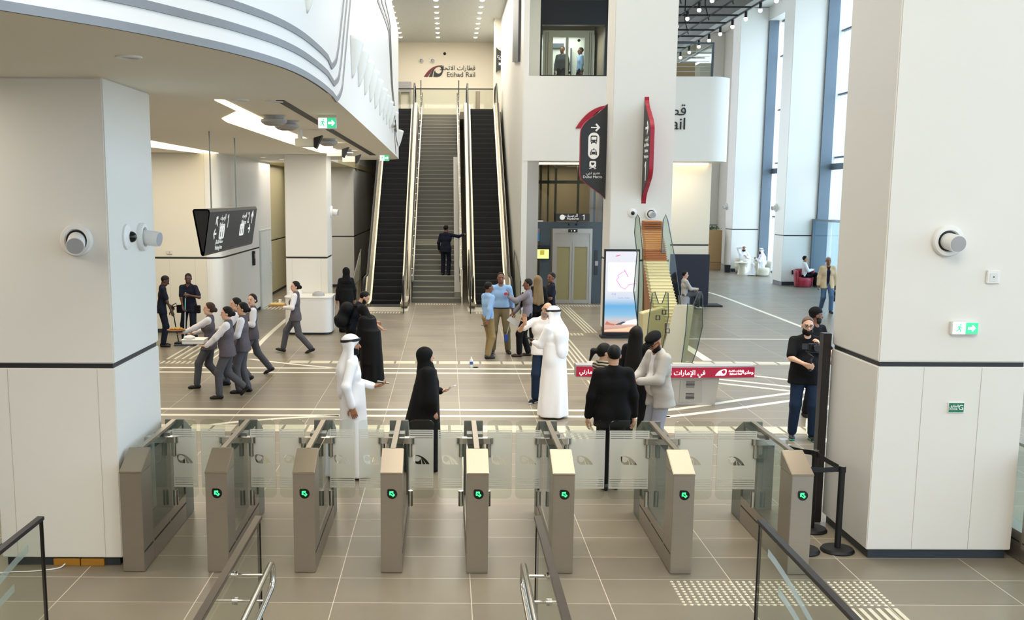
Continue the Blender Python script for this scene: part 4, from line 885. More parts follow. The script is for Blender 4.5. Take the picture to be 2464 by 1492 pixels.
def dome(o, nrm, lab, r=.09):
    o = Vector(o); n = Vector(nrm); th = thing('dome_camera', lab, 'camera', o, group='dome cameras on the columns'); M = n.to_track_quat('Z', 'Y').to_matrix()
    MB().lathe([(r, 0), (r, .02), (r * .5, .05), (r * .45, .05)], o, 24, 0, M).build('housing', WHITE, th, smooth=True)
    MB().lathe([(r * .45 * math.cos(a), .05 + r * .45 * math.sin(a)) for a in [i * PI / 16 for i in range(8)]], o, 18, 0, M).build('lens_dome', BLACKG, th, smooth=True)
projector(ony(186, 578, 9.46), (0, -1, 0), (.25, -1, -.25), 'round white fixture on the front of the left column')
projector(onx(338, 570, -3.06), (1, 0, 0), (1, -.15, -.12), 'round white fixture seen side-on, on the side face of the left column', .14)
dome(onx(303, 570, -3.06), (1, 0, 0), 'black dome camera on the side face of the left column', .12)
projector(ony(2279, 580, 9.75), (0, -1, 0), (.05, -1, -.1), 'round white fixture on the white right column')
projector(ony(1566, 515, 26.0), (0, -1, 0), (.1, -1, -.12), 'round white fixture on the central column above the slat sculpture')
dome(ony(1522, 513, 26.0), (0, -1, 0), 'black dome camera on the central column', .11)
projector(onx(796, 510, -3.08), (1, 0, 0), (1, -.2, -.1), 'round white fixture on the side of the far left column', .16)
projector(onx(1749, 497, 13.35), (-1, 0, 0), (-1, -.2, -.2), 'small round fixture on the farther facade column', .16)
projector(onx(1868, 500, 13.35), (-1, 0, 0), (-1, -.3, -.1), 'small round fixture on the nearer facade column', .16)
for u, v in ((1014, 146), (1041, 146)):
    p = ony(u, v, 52.48); projector(p, (0, -1, 0), (.2, -1, -.2), 'round fixture left of the two above the upper wall emblem' if u < 1030 else 'round fixture right of the two above the upper wall emblem', .12)
p = ony(1070, 129, 52.48); tag(MB().lathe([(.07, 0), (.05, .04), (.01, .06)], p, 14, 0, Vector((0, -1, 0)).to_track_quat('Z', 'Y').to_matrix()).build('sensor', BLACK), 'small black sensor above the upper wall lettering', 'sensor')
w = ony(2388, 666, 9.75); wp = thing('wall_plate', 'square white wall plate on the right column', 'wall plate', w)
MB().box(w[0] - .062, w[0] + .062, 9.725, 9.75, w[2] - .062, w[2] + .062).build('plate', WHITE, wp, bevel=.006); MB().box(w[0] - .035, w[0] + .035, 9.722, 9.726, w[2] - .04, w[2] + .035).build('plate_insert', mat('insert_white', '#dcdcda', .4), wp); MB().ell((w[0], 9.722, w[2]), .006, 8, 5).build('indicator', BLACK, wp)
GREEN = mat('exit_green', '#3fbf86', .4, emit='#39c48a', es=.8, var=0); LITW = mat('lit_white', '#f4fff8', .4, emit='#eefff4', es=1.2, var=0)
def man(cx, cy_, s): return [circ(cx + .1 * s, cy_ + .38 * s, .09 * s, 8), [(cx + s * a, cy_ + s * c) for a, c in ((-.12, .24), (.12, .24), (.3, .05), (.24, 0), (.1, .12), (.05, -.06), (.2, -.22), (.16, -.42), (.08, -.42), (.08, -.24), (-.08, -.12), (-.2, -.34), (-.38, -.3), (-.36, -.22), (-.22, -.22), (-.06, .1), (-.2, .06), (-.26, -.04), (-.32, 0))]]
def exit_box(o, w_, h_, lab, hang=None, fy=0):
    x, y, z = o; t = thing('exit_sign', lab, 'exit sign', o, group='lit green exit signs')
    MB().box(x - w_ / 2, x + w_ / 2, y, y + .05, z - h_ / 2, z + h_ / 2).build('light_box', WHITE, t, bevel=.006)
    flat('lit_panel', [rrect(x - w_ * .47, x, z - h_ * .42, z + h_ * .42, .005)], LITW, (0, y - .003, 0), (1, 0, 0), (0, 0, 1), t)
    flat('green_panel', [rrect(x, x + w_ * .47, z - h_ * .42, z + h_ * .42, .005), arrow(x + w_ * .23, z, h_ * .55, 0, .35)], GREEN, (0, y - .003, 0), (1, 0, 0), (0, 0, 1), t)
    flat('arrow', [arrow(x + w_ * .23, z, h_ * .55, 0, .35)], LITW, (0, y - .0028, 0), (1, 0, 0), (0, 0, 1), t)
    flat('running_figure', man(x - w_ * .23, z, h_ * .7), GREEN, (0, y - .006, 0), (1, 0, 0), (0, 0, 1), t)
    if hang: MB().box(x - w_ / 2, x + w_ / 2, y + .02, y + .026, z + h_ / 2, hang).build('hanger_plate', GLASS, t)
p = ony(2323, 790, 9.7); exit_box((p[0], 9.7, p[2]), .25, .125, 'lit green exit sign on the white right column')
p = ony(787, 296, 13.7); exit_box((p[0], 13.7, p[2]), .24, .15, 'lit green exit sign hanging under the balcony edge, nearer one', 4.52)
p = ony(925, 380, 27.5); exit_box((p[0], 27.5, p[2]), .25, .16, 'lit green exit sign hanging at the far tip of the balcony', 4.52)
p = ony(2301, 981, 9.735); g = thing('floor_sign', 'small green ground floor sign on the right column', 'sign', p)
MB().box(p[0] - .077, p[0] + .077, 9.735, 9.75, p[2] - .05, p[2] + .05).build('sign_frame', WHITE, g); MB().box(p[0] - .071, p[0] + .071, 9.732, 9.736, p[2] - .044, p[2] + .044).build('green_face', mat('sign_green', '#1f7a5a', .5, var=.02), g)
text('lettering', 'G', .07, SIGNW, (p[0] + .042, 9.73, p[2]), (1, 0, 0), (0, 0, 1), g); text('lettering', 'FLOOR', .024, SIGNW, (p[0] - .028, 9.73, p[2] - .015), (1, 0, 0), (0, 0, 1), g); text('lettering', AR_FLOOR, .034, SIGNW, (p[0] - .025, 9.73, p[2] + .015), (1, 0, 0), (0, 0, 1), g)
p = ony(408, 607, 26.3); g = thing('socket_plate', 'small double socket plate on the cream wall at left', 'wall plate', p); MB().box(p[0] - .07, p[0] + .07, 26.27, 26.3, p[2] - .045, p[2] + .045).build('plate', mat('plate_beige', '#d8d2c2', .5), g, bevel=.004); MB().box(p[0] - .005, p[0] + .015, 26.265, 26.27, p[2] - .02, p[2] + .02).build('socket', GREYP, g)
p = onx(611, 622, -5.66); g = thing('card_reader', 'black card reader beside the grey side door', 'card reader', p); MB().box(-5.69, -5.63, p[1] - .09, p[1] + .09, p[2] - .2, p[2] + .22).build('reader_case', BLACK, g, bevel=.005); MB().box(-5.632, -5.628, p[1] - .06, p[1] + .06, p[2], p[2] + .14).build('reader_face', GREYP, g)
for u, v, X in ((1083 if False else 1883 + 26, 654, 0),): 
    q = ony(1909, 655, 41.4); tag(MB().box(q[0] - .07, q[0] + .07, 41.36, 41.4, q[2] - .08, q[2] + .08).build('wall_socket', BLACK), 'small black socket on the facade column by the red armchair', 'socket')
# soffit features
SZ = 4.52
COVE = mat('cove_glow', '#fff3d6', emit='#fff0c8', es=1.6, var=0)
def sofpoly(pts, name, m, dz=.02):
    return MB().pz([onz(u, v, SZ)[:2] for u, v in pts], SZ - dz, SZ + .005).build(name, m)
tag(sofpoly([(516, 239), (541, 240), (640, 288), (700, 318), (790, 352), (842, 372), (770, 366), (690, 342), (545, 292), (534, 284), (572, 266)], 'cove_light', COVE, .012), 'warm light cove with a pointed notch in the balcony soffit', 'light')
tag(sofpoly([(300, 330), (362, 338), (526, 368), (500, 370), (362, 353), (300, 345)], 'cove_light', COVE, .012), 'long warm light cove behind the left column', 'light')
tag(sofpoly([(664, 241), (684, 241), (905, 373), (890, 373)], 'slot_diffuser', BLACK, .008), 'long black air slot in the balcony soffit', 'air slot')
for i, (u, v) in enumerate(((310, 136), (578, 240), (660, 243), (633, 377), (678, 383))):
    p = onz(u, v, SZ); on_ = i in (3, 4)
    t = thing('downlight', ['flush round downlight in the soffit at top left', 'small dark downlight beside the notched light cove', 'small round downlight near the black air slot', 'lit downlight left of the pair by the corridor', 'lit downlight right of the pair by the corridor'][i], 'downlight', p, group='downlights in the balcony soffit')
    MB().lathe([(.1, 0), (.1, -.012), (.075, -.016), (.07, -.004)], p, 20).build('trim_ring', WHITE, t, smooth=True); MB().lathe([(.07, -.006), (.07, -.004)], p, 16).build('lens', mat('lamp_on', '#fff6e0', emit='#fff2d8', es=6, var=0) if on_ else GREYP, t)
for u, v, l in ((659, 284, 'nearest'), (690, 297, 'second'), (790, 340, 'third'), (832, 366, 'farthest')):
    p = onz(u, v - 6, SZ); t = thing('ceiling_speaker', 'round stepped ceiling unit, %s along the light cove' % l, 'ceiling unit', p, group='round units along the light cove')
    MB().lathe([(.13, 0), (.13, -.04), (.17, -.05), (.17, -.085), (.12, -.12), (.03, -.125)], p, 24).build('unit_body', GREYP, t, smooth=True); MB().lathe([(.11, -.12), (.08, -.13)], p, 20).build('unit_lens', mat('unit_grey', '#8d8b86', .5), t)
for u, v, l in ((737, 322, 'nearest'), (808, 353, 'middle'), (842, 372, 'farthest')):
    p = Vector(onz(u, v - 10, SZ)); t = thing('beam_projector', 'white box projector with black visor under the soffit, %s of the three' % l, 'projector', p, group='box projectors along the light cove')
    c = p + Vector((0, 0, -.2)); MB().cyl(p + Vector((-.1, 0, 0)), p + Vector((-.1, 0, -.16)), .04, n=12).build('stem', WHITE, t)
    MB().box(c.x - .17, c.x + .13, c.y - .09, c.y + .09, c.z - .07, c.z + .06).build('case', mat('case_ivory', '#e4dfcf', .5), t, bevel=.008)
    MB().add([(c.x + .13, c.y - .1, c.z - .08), (c.x + .13, c.y - .1, c.z + .07), (c.x + .16, c.y - .1, c.z - .1), (c.x + .26, c.y - .1, c.z + .11), (c.x + .13, c.y + .1, c.z - .08), (c.x + .13, c.y + .1, c.z + .07), (c.x + .16, c.y + .1, c.z - .1), (c.x + .26, c.y + .1, c.z + .11)], [(0, 1, 3, 2), (4, 5, 7, 6), (0, 1, 5, 4), (1, 3, 7, 5), (2, 3, 7, 6), (0, 2, 6, 4)]).build('visor', BLACK, t)
# shell sconces along the fascia
def sconce(p, tan, lab, s=1.0, grp='white shell sconces along the balcony side'):
    n = Vector((tan.y, -tan.x, 0)).normalized(); t = Vector((tan.x, tan.y, 0)).normalized()
    th = thing('wall_sconce', lab, 'wall sconce', p, group=grp)
    def F(u, v):
        a = PI * u; w = (1 - v) ** .75; r = .21 * w + .03
        return Vector(p) + t * (-r * math.cos(a) * s) + n * ((.15 * w + .012) * s * math.sin(a)) + Vector((0, 0, (.24 - .5 * v - .07 * (1 - v) * (1 - math.cos(a)) * .5) * s))
    MB().grid(F, 16, 10).build('shell', mat('sconce_white', '#f1efe9', .35, var=.02), th, smooth=True).modifiers.new('s', 'SOLIDIFY').thickness = .01
    top = [F(i / 16, .1) for i in range(17)]; MB().add(top, [tuple(range(17))]).build('shade_lid', GREYP, th)
ords = ['first', 'second', 'third', 'fourth', 'fifth', 'sixth', 'seventh', 'eighth', 'ninth', 'tenth']
for i, (u, v) in enumerate(((845, 204), (861, 224), (876, 242), (889, 256), (901, 268), (912.7, 283), (921, 293), (929, 302), (936, 311), (942.7, 317))):
    q_ = onfascia(u, v); c, tg = edge_at(q_.y); sconce((c.x, q_.y + .12, 5.24), tg, 'white shell sconce on the balcony side, %s in the row from the camera' % ords[i])
sconce((-1.38, 30.15, 5.1), Vector((0, 1, 0)), 'white shell sconce at the far tip of the balcony', .95)
p = onfascia(738, -14); c, tg = edge_at(p.y); sconce((c.x, p.y, p.z), tg, 'white shell sconce cut by the top edge of the picture', .62, None)
# stair ceiling downlights
for i in range(3):
    x0 = (-2.2, -.44, 1.33)[i]
    for k in range(8):
        y = 42.25 + k * 1.38; t = thing('downlight', 'bright spotlight in the plaster stair ceiling, %s row, %s from the back wall' % (('left', 'middle', 'right')[i], ('last', 'seventh', 'sixth', 'fifth', 'fourth', 'third', 'second', 'first')[k]), 'downlight', (x0, y * .97 + .3, 10.9), group='spotlights in the stair ceiling')
        c = (x0, y * .97 + .3, 10.9); MB().lathe([(.11, 0), (.11, -.02), (.09, -.03)], c, 12).build('trim_ring', WHITE, t); MB().lathe([(.085, -.031), (.085, -.045), (.03, -.06)], c, 12).build('lamp', mat('lamp_bright', '#ffffff', emit='#fffaf0', es=14, var=0), t)
# hanging black light grid
lg = thing('light_grid', 'black hanging pipe grid over the right balcony', 'light grid', (8, 38, 9.6))
b = MB(); GX1 = 9.45; gz = 9.32
for y in [29 + 1.5 * i for i in range(13)]: b.cyl((5.2, y, gz), (GX1, y, gz), .03, n=6)
b.build('cross_pipe', BLACK, lg); b = MB()
for x in (GX1, 8.55, 7.6, 6.7, 5.8): b.cyl((x, 28, gz), (x, 47, gz), .03, n=6)
b.build('long_pipe', BLACK, lg); b = MB()
for y in [30 + 3 * i for i in range(6)]:
    for x in (8.6, 7.0): b.tube([(x, y, 10.55), (x, y, gz + .5), (x + .15, y, gz)], .02, 5)
b.build('hanger', BLACK, lg)
for r_, (x, n_) in enumerate(((GX1, 10), (7.6, 6))):
    for k in range(n_):
        y = 31.0 + k * 1.55; t = thing('pendant_spot', 'white globe spot on the black grid, %s row, number %s from the camera' % (('outer', 'inner')[r_], ords[k]), 'spotlight', (x, y, gz - .05), group='globe spots on the black grid')
        MB().cyl((x, y, gz - .03), (x, y, gz - .22), .045, n=10).build('spot_body', BLACK, t); MB().ell((x, y, gz - .26), .065, 10, 7).build('globe', mat('globe_glow', '#ffffff', emit='#fffaf2', es=4, var=0), t, smooth=True)
tag(MB().box(5.3, 7.4, 33.5, 36.5, 9.7, 10.3).build('air_duct', mat('duct_dark', '#2c2d2c', .6), bevel=.05), 'dark air duct above the black grid', 'duct')
# upper balcony: glass guard and wooden counter
r = thing('balcony_guard', 'glass guard with dark frame and white lines on the right balcony', 'guard rail', (7.5, 32.2, 7.05)); xg = ony(1715, 140, 32.6)[0]
MB().box(5.6, xg, 32.6, 32.62, 6.75, 8.1).build('glass_panel', GLASS, r); MB().box(5.6, xg, 32.58, 32.64, 8.08, 8.13).box(xg - .03, xg + .03, 32.58, 32.64, 6.75, 8.13).build('frame', SH, r)
MB().tube([(xg, 32.6, 8.1), (xg, 40, 8.1)], .03, 6).build('side_rail', SH, r); MB().box(xg - .01, xg + .01, 32.6, 40, 6.75, 8.1).build('side_glass', GLASS, r)
s = MB()
for z in (7.25, 7.4, 7.55, 7.7, 7.85): s.box(5.7, xg - .1, 32.596, 32.599, z, z + .02)
s.build('white_line', FROST2, r)
tag(MB().box(6.3, 8.0, 34.5, 35.3, 6.75, 7.75).build('wooden_counter', mat('counter_wood', '#a9855c', .5, var=.15, scale=5, stretch=(1, 1, 8)), bevel=.01), 'light wooden counter behind the glass guard of the right balcony', 'counter')
# white desk before the far left column
ds = thing('service_desk', 'white rounded service desk in front of the far left column', 'desk', (-3.5, 26.3, 0))
MB().pz([(-2.9, 26.95), (-4.05, 26.95)] + circ(-3.85, 26.2, .22, 8, 180, 270) + circ(-3.12, 26.2, .22, 8, 270, 360), .06, .93).build('desk_body', WHITE, ds, smooth=True)
MB().pz([(-2.95, 26.9), (-4.0, 26.9)] + circ(-3.82, 26.25, .2, 8, 180, 270) + circ(-3.15, 26.25, .2, 8, 270, 360), 0, .06).build('plinth', SKIRT, ds)
MB().pz([(-2.88, 26.97), (-4.07, 26.97)] + circ(-3.85, 26.2, .24, 8, 180, 270) + circ(-3.12, 26.2, .24, 8, 270, 360), .93, .96).build('worktop', mat('desk_top', '#f2f0ea', .35), ds, smooth=True)
tag(MB().lathe([(.16, .0), (.15, .06), (.1, .1), (.02, .115)], (-3.25, 26.35, .96), 20).build('desk_dome', GREYP, smooth=True), 'grey domed cover on the white service desk', 'cover')
tag(MB().lathe([(.2, .0), (.19, .08), (.12, .13), (.02, .15)], (-3.9, 26.6, .96), 20).build('desk_dome', WHITE, smooth=True), 'white domed cover at the left end of the service desk', 'cover')
# lounge by the facade windows
KW = mat('kiosk_wood', '#b08b5c', .5, var=.15, scale=5, stretch=(1, 1, 8))
k = thing('wooden_kiosk', 'tall wooden kiosk cabinet beside the farther facade column', 'kiosk', (12.8, 50.6, 0)); MB().box(12.45, 13.25, 50.2, 51, 0, 1.9).build('body', KW, k); MB().box(12.38, 12.45, 50.2, 51, 0, 1.92).build('dark_side', BLACK, k); MB().box(12.45, 13.25, 50.18, 50.2, .35, .37).build('seam', mat('kiosk_seam', '#7d6240', .6), k)
pl = thing('potted_greenery', 'low green plants on top of the wooden kiosk', 'plants', (12.8, 50.6, 1.9)); b = MB()
for i in range(70):
    x, y = random.uniform(12.5, 13.2), random.uniform(50.3, 50.9); a = random.uniform(0, 2 * PI); h_ = random.uniform(.08, .24); d = Vector((math.cos(a), math.sin(a), 0)) * .09
    b.add([(x, y, 1.9), (x + d.x * .5 - d.y * .3, y + d.y * .5 + d.x * .3, 1.9 + h_ * .6), (x + d.x, y + d.y, 1.9 + h_), (x + d.x * .5 + d.y * .3, y + d.y * .5 - d.x * .3, 1.9 + h_ * .55)], [(0, 1, 2, 3)])
b.build('leaves', mat('leaf_green', '#5c7a55', .6, var=.2), pl)
def tub_chair(x, y, rz, m, lab, red=False):
    c = thing('tub_chair', lab, 'armchair', (x, y, 0), rz, 'rounded armchairs by the windows')
    def F(u, v):
        a = -PI * .18 + PI * 1.36 * u; r = .34 + .06 * v
        return Vector((r * math.cos(a) * 1.0, r * math.sin(a) * 1.0, .03 + (.60 + .06 * math.sin(PI * u)) * v))
    o = MB().grid(F, 22, 6).build('shell_back', m, c, smooth=True, world=False); o.modifiers.new('s', 'SOLIDIFY').thickness = .07
    MB().lathe([(.28, .03), (.32, .25), (.32, .33), (.29, .37), (.05, .38)], (0, 0, 0), 24).build('seat', m, c, smooth=True, world=False); MB().lathe([(.28, 0), (.28, .04)], (0, 0, 0), 20).build('base', BLACK, c, world=False)
    return c
CH_C = mat('tub_cream', '#d9d2bf', .6, sheen=.2); CH_R = mat('tub_red', '#a01f33', .5, sheen=.2)
def at0(u, v): return onz(u, v)
tub_chair(14.1, 46.4, math.radians(10), CH_C, 'cream rounded armchair nearer the camera, holding a seated man in white'); tub_chair(13.78, 48.3, math.radians(100), CH_C, 'cream rounded armchair behind the small round table')
tub_chair(14.02, 40.75, math.radians(0), CH_R, 'red rounded armchair in front of the facade column')
p = (13.45, 47.3, 0); t = thing('side_table', 'small round cream pedestal table between the cream armchairs', 'table', (p[0], p[1], 0)); MB().lathe([(.2, 0), (.14, .3), (.2, .52)], (p[0], p[1], 0), 20).build('pedestal', CH_C, t, smooth=True); MB().lathe([(.34, .52), (.34, .55), (.02, .56)], (p[0], p[1], 0), 28).build('table_top', CH_C, t)
p = (13.1, 48.5, 0); tag(MB().lathe([(.13, 0), (.16, .34), (.14, .35)], (p[0], p[1], 0), 16).build('waste_bin', BLACK, smooth=True), 'small black waste bin at the foot of the farther facade column', 'bin')
# street beyond the glass
sp_ = thing('street_post', 'pale grey post standing outside the far window', 'post', (19.5, 56, 0)); MB().box(18.9, 19.3, 56, 56.4, 0, 2.7).box(18.7, 19.5, 55.9, 56.5, -.05, .15).build('post_body', mat('post_blue_grey', '#9fb2c4', .6), sp_)
tag(MB().lathe([(.2, -.05), (.16, .5), (.22, .75), (.05, 1.0)], (17.6, 53, 0), 14).build('fire_hydrant', mat('hydrant_red', '#c23b36', .5)), 'red hydrant outside the far window', 'hydrant')
# ================================================================ people: skinned surfaces grown from a posed skeleton
def V(*a): return np.array(a, float)
def nrm(v): return v / (np.linalg.norm(v) + 1e-9)
def rotx(a): c, s = math.cos(a), math.sin(a); return np.array([[1, 0, 0], [0, c, -s], [0, s, c]])
def roty(a): c, s = math.cos(a), math.sin(a); return np.array([[c, 0, s], [0, 1, 0], [-s, 0, c]])
def rotz(a): c, s = math.cos(a), math.sin(a); return np.array([[c, -s, 0], [s, c, 0], [0, 0, 1]])
class Body:
    """list of blended primitives -> one closed surface"""
    def __init__(s): s.p = []
    def rc(s, a, b, ra, rb=None, k=.03, flat=None, op='u'):
        rb = ra if rb is None else rb; s.p.append(('rc', (V(*a), V(*b), ra, rb, flat), k, op)); return s
    def ell(s, c, r, R=None, k=.02, op='u'): s.p.append(('el', (V(*c), V(*r), np.eye(3) if R is None else R), k, op)); return s
    def cone(s, p0, p1, r0, r1, amp=0., n=9, ph=0., k=.03, R=None, pw=1.0): s.p.append(('co', (V(*p0), V(*p1), V(*r0), V(*r1), amp, n, ph, np.eye(3) if R is None else R, pw), k, 'u')); return s
    def plane(s, o, n): s.p.append(('pl', (V(*o), nrm(V(*n))), 0, 'c')); return s          # cut away the side n points to
    def sub(s, a, b, ra, rb=None, k=.012): return s.rc(a, b, ra, rb, k, None, 's')
    def ev(s, kind, a, P):
        if kind == 'rc':
            A, B, ra, rb, fl = a; q = P - A; ba = B - A
            if fl is not None:
                n, f = fl; q = q + n * ((q @ n)[..., None] * (f - 1)); ba = ba + n * (ba @ n) * (f - 1)
            t = np.clip((q @ ba) / (ba @ ba + 1e-9), 0, 1); return np.linalg.norm(q - t[..., None] * ba, axis=-1) - (ra + (rb - ra) * t)
        if kind == 'el':
            c, r, R = a; q = (P - c) @ R; k0 = np.linalg.norm(q / r, axis=-1); k1 = np.linalg.norm(q / (r * r), axis=-1) + 1e-9; return k0 * (k0 - 1) / k1
        if kind == 'co':
            p0, p1, r0, r1, amp, n, ph, R, pw = a; ax = p1 - p0; L = ax[2]
            t = (P[..., 2] - p0[2]) / L; tc = np.clip(t, 0, 1); q = (P - p0 - tc[..., None] * ax) @ R; tw = tc ** pw
            rr = r0 + tw[..., None] * (r1 - r0); th = np.arctan2(q[..., 1] / rr[..., 1], q[..., 0] / rr[..., 0])
            w = 1 + amp * tc * (np.sin(n * th + ph) + .5 * np.sin((2 * n - 3) * th + 2 * ph + 4 * tc))
            d = (np.hypot(q[..., 0] / rr[..., 0], q[..., 1] / rr[..., 1]) - w) * np.minimum(rr[..., 0], rr[..., 1])
            return np.maximum(d, np.maximum(-t, t - 1) * abs(L))
        o, n = a; return (P - o) @ n
    def box(s):
        lo, hi = V(9, 9, 9), V(-9, -9, -9)
        for kd, a, k, op in s.p:
            if op != 'u': continue
            l, h = s.bb(kd, a); lo = np.minimum(lo, l); hi = np.maximum(hi, h)
        return lo, hi
    def bb(s, kd, a):
        if kd == 'rc': r = max(a[2], a[3]); return np.minimum(a[0], a[1]) - r, np.maximum(a[0], a[1]) + r
        if kd == 'el': r = max(a[1]); return a[0] - r, a[0] + r
        r = max(max(a[2][:2]), max(a[3][:2])) * 1.15; l = np.minimum(a[0], a[1]); h = np.maximum(a[0], a[1]); e = V(r, r, 0); return l - e, h + e
    def mesh(s, h, grow=0.):
        lo, hi = s.box(); lo = lo - 2.5 * h - grow; hi = hi + 2.5 * h + grow; n = np.ceil((hi - lo) / h).astype(int) + 1
        g = [lo[i] + h * np.arange(n[i]) for i in range(3)]; F = np.full(n, .25)
        for kd, a, k, op in s.p:
            if op in ('u', 's') and kd != 'pl':
                l, u = s.bb(kd, a); m = .05 + k
                i0 = np.maximum(np.floor((l - m - lo) / h).astype(int), 0); i1 = np.minimum(np.ceil((u + m - lo) / h).astype(int) + 1, n)
                if (i1 <= i0).any(): continue
            else: i0 = np.zeros(3, int); i1 = n
            sl = tuple(slice(i0[j], i1[j]) for j in range(3))
            P = np.stack(np.meshgrid(g[0][sl[0]], g[1][sl[1]], g[2][sl[2]], indexing='ij'), -1)
            d = s.ev(kd, a, P) - (grow if op == 'u' else 0); f = F[sl]
            if op == 'u': e = np.maximum(k - np.abs(f - d), 0) / max(k, 1e-6); F[sl] = np.minimum(f, d) - e * e * k * .25
            elif op == 's': d = -d; e = np.maximum(k - np.abs(f - d), 0) / max(k, 1e-6); F[sl] = np.maximum(f, d) + e * e * k * .25
            else: F[sl] = np.maximum(f, d)
        for ax in range(3):
            sl = [slice(None)] * 3
            for e in (0, -1): sl[ax] = e; F[tuple(sl)] = .25
        return nets(F, lo, h)
def nets(F, org, h):
    S_ = F < 0; nx, ny, nz = F.shape; acc = np.zeros((nx - 1, ny - 1, nz - 1, 3)); cnt = np.zeros((nx - 1, ny - 1, nz - 1)); edges = []
    for ax in range(3):
        a = [slice(None)] * 3; b = [slice(None)] * 3; a[ax] = slice(0, -1); b[ax] = slice(1, None)
        m = S_[tuple(a)] != S_[tuple(b)]; idx = np.argwhere(m)
        if not len(idx): continue
        f0 = F[tuple(a)][m]; f1 = F[tuple(b)][m]; p = idx.astype(float); p[:, ax] += f0 / (f0 - f1); edges.append((ax, idx, f0 < 0))
        o = [i for i in range(3) if i != ax]
        for d0 in (0, 1):
            for d1 in (0, 1):
                c = idx.copy(); c[:, o[0]] -= d0; c[:, o[1]] -= d1
                ok = (c >= 0).all(1) & (c < np.array(cnt.shape)).all(1); ci = tuple(c[ok].T); np.add.at(acc, ci, p[ok]); np.add.at(cnt, ci, 1)
    act = np.argwhere(cnt > 0); vid = np.full(cnt.shape, -1); vid[tuple(act.T)] = np.arange(len(act))
    vs = acc[tuple(act.T)] / cnt[tuple(act.T)][:, None] * h + org; fs = []
    for ax, idx, ins in edges:
        o = [(ax + 1) % 3, (ax + 2) % 3]; q = []
        for d0, d1 in ((1, 1), (0, 1), (0, 0), (1, 0)):
            c = idx.copy(); c[:, o[0]] -= d0; c[:, o[1]] -= d1; c = np.clip(c, 0, np.array(cnt.shape) - 1); q.append(vid[tuple(c.T)])
        q = np.stack(q, 1); q[~ins] = q[~ins][:, ::-1]; fs.append(q[(q >= 0).all(1)])
    return vs, np.concatenate(fs) if fs else np.zeros((0, 4), int)
def np_obj(name, parts, mats, parent=None):
    """parts: list of (verts, quads, material index per face or int)"""
    me = bpy.data.meshes.new(name); vs = []; fs = []; mi = []; k = 0
    for v, f, m in parts:
        vs.append(v); fs.append(f + k); k += len(v); mi.append(np.full(len(f), m) if np.isscalar(m) else m)
    vs = np.concatenate(vs); fs = np.concatenate(fs); mi = np.concatenate(mi).astype(np.int32)
    me.vertices.add(len(vs)); me.vertices.foreach_set('co', vs.ravel().astype(np.float32)); me.loops.add(fs.size); me.loops.foreach_set('vertex_index', fs.ravel().astype(np.int32))
    me.polygons.add(len(fs)); me.polygons.foreach_set('loop_start', np.arange(0, fs.size, 4, dtype=np.int32)); me.polygons.foreach_set('material_index', mi)
    me.polygons.foreach_set('use_smooth', np.ones(len(fs), bool)); me.update(); me.validate()
    for m in mats: me.materials.append(m)
    o = bpy.data.objects.new(name, me); COL.objects.link(o)
    if parent: o.parent = parent
    WL[o.name] = (0, 0, 0); return o
def cloth(name, col, rough=.85, bump=.35, bs=9, var=.06): return mat(name, col, rough, var=var, scale=5, spec=.2, sheen=.0, bump=bump, bscale=bs)
SK = {'light': mat('skin_light', '#c99c80', .5, var=.04), 'tan': mat('skin_tan', '#a97555', .5, var=.04), 'brown': mat('skin_brown', '#7a4f38', .5, var=.04), 'dark': mat('skin_dark', '#4d3226', .5, var=.04), 'fair': mat('skin_fair', '#d6ab92', .5, var=.04)}
LIPS = mat('lips', '#97594e', .4, var=0); EYEW = mat('eye_white', '#9a8a7e', .3, var=0); DARKH = mat('hair_black', '#0b0909', .6, var=.2, scale=40, spec=.25, bump=.08, bscale=60); EYED = mat('brow_dark', '#1c1413', .6, var=0)
HBROWN = mat('hair_brown', '#3e2a1d', .6, var=.2, scale=40, spec=.25, bump=.08, bscale=60); HBLOND = mat('hair_blond', '#80694a', .55, var=.3, scale=14, spec=.3, bump=.1, bscale=30, stretch=(3, 3, .3)); HGREY = mat('hair_grey', '#8d8780', .5, var=.2, scale=40); HLONGB = DARKH; SHAVE = mat('shaved_scalp', '#5b4438', .6, var=.1)
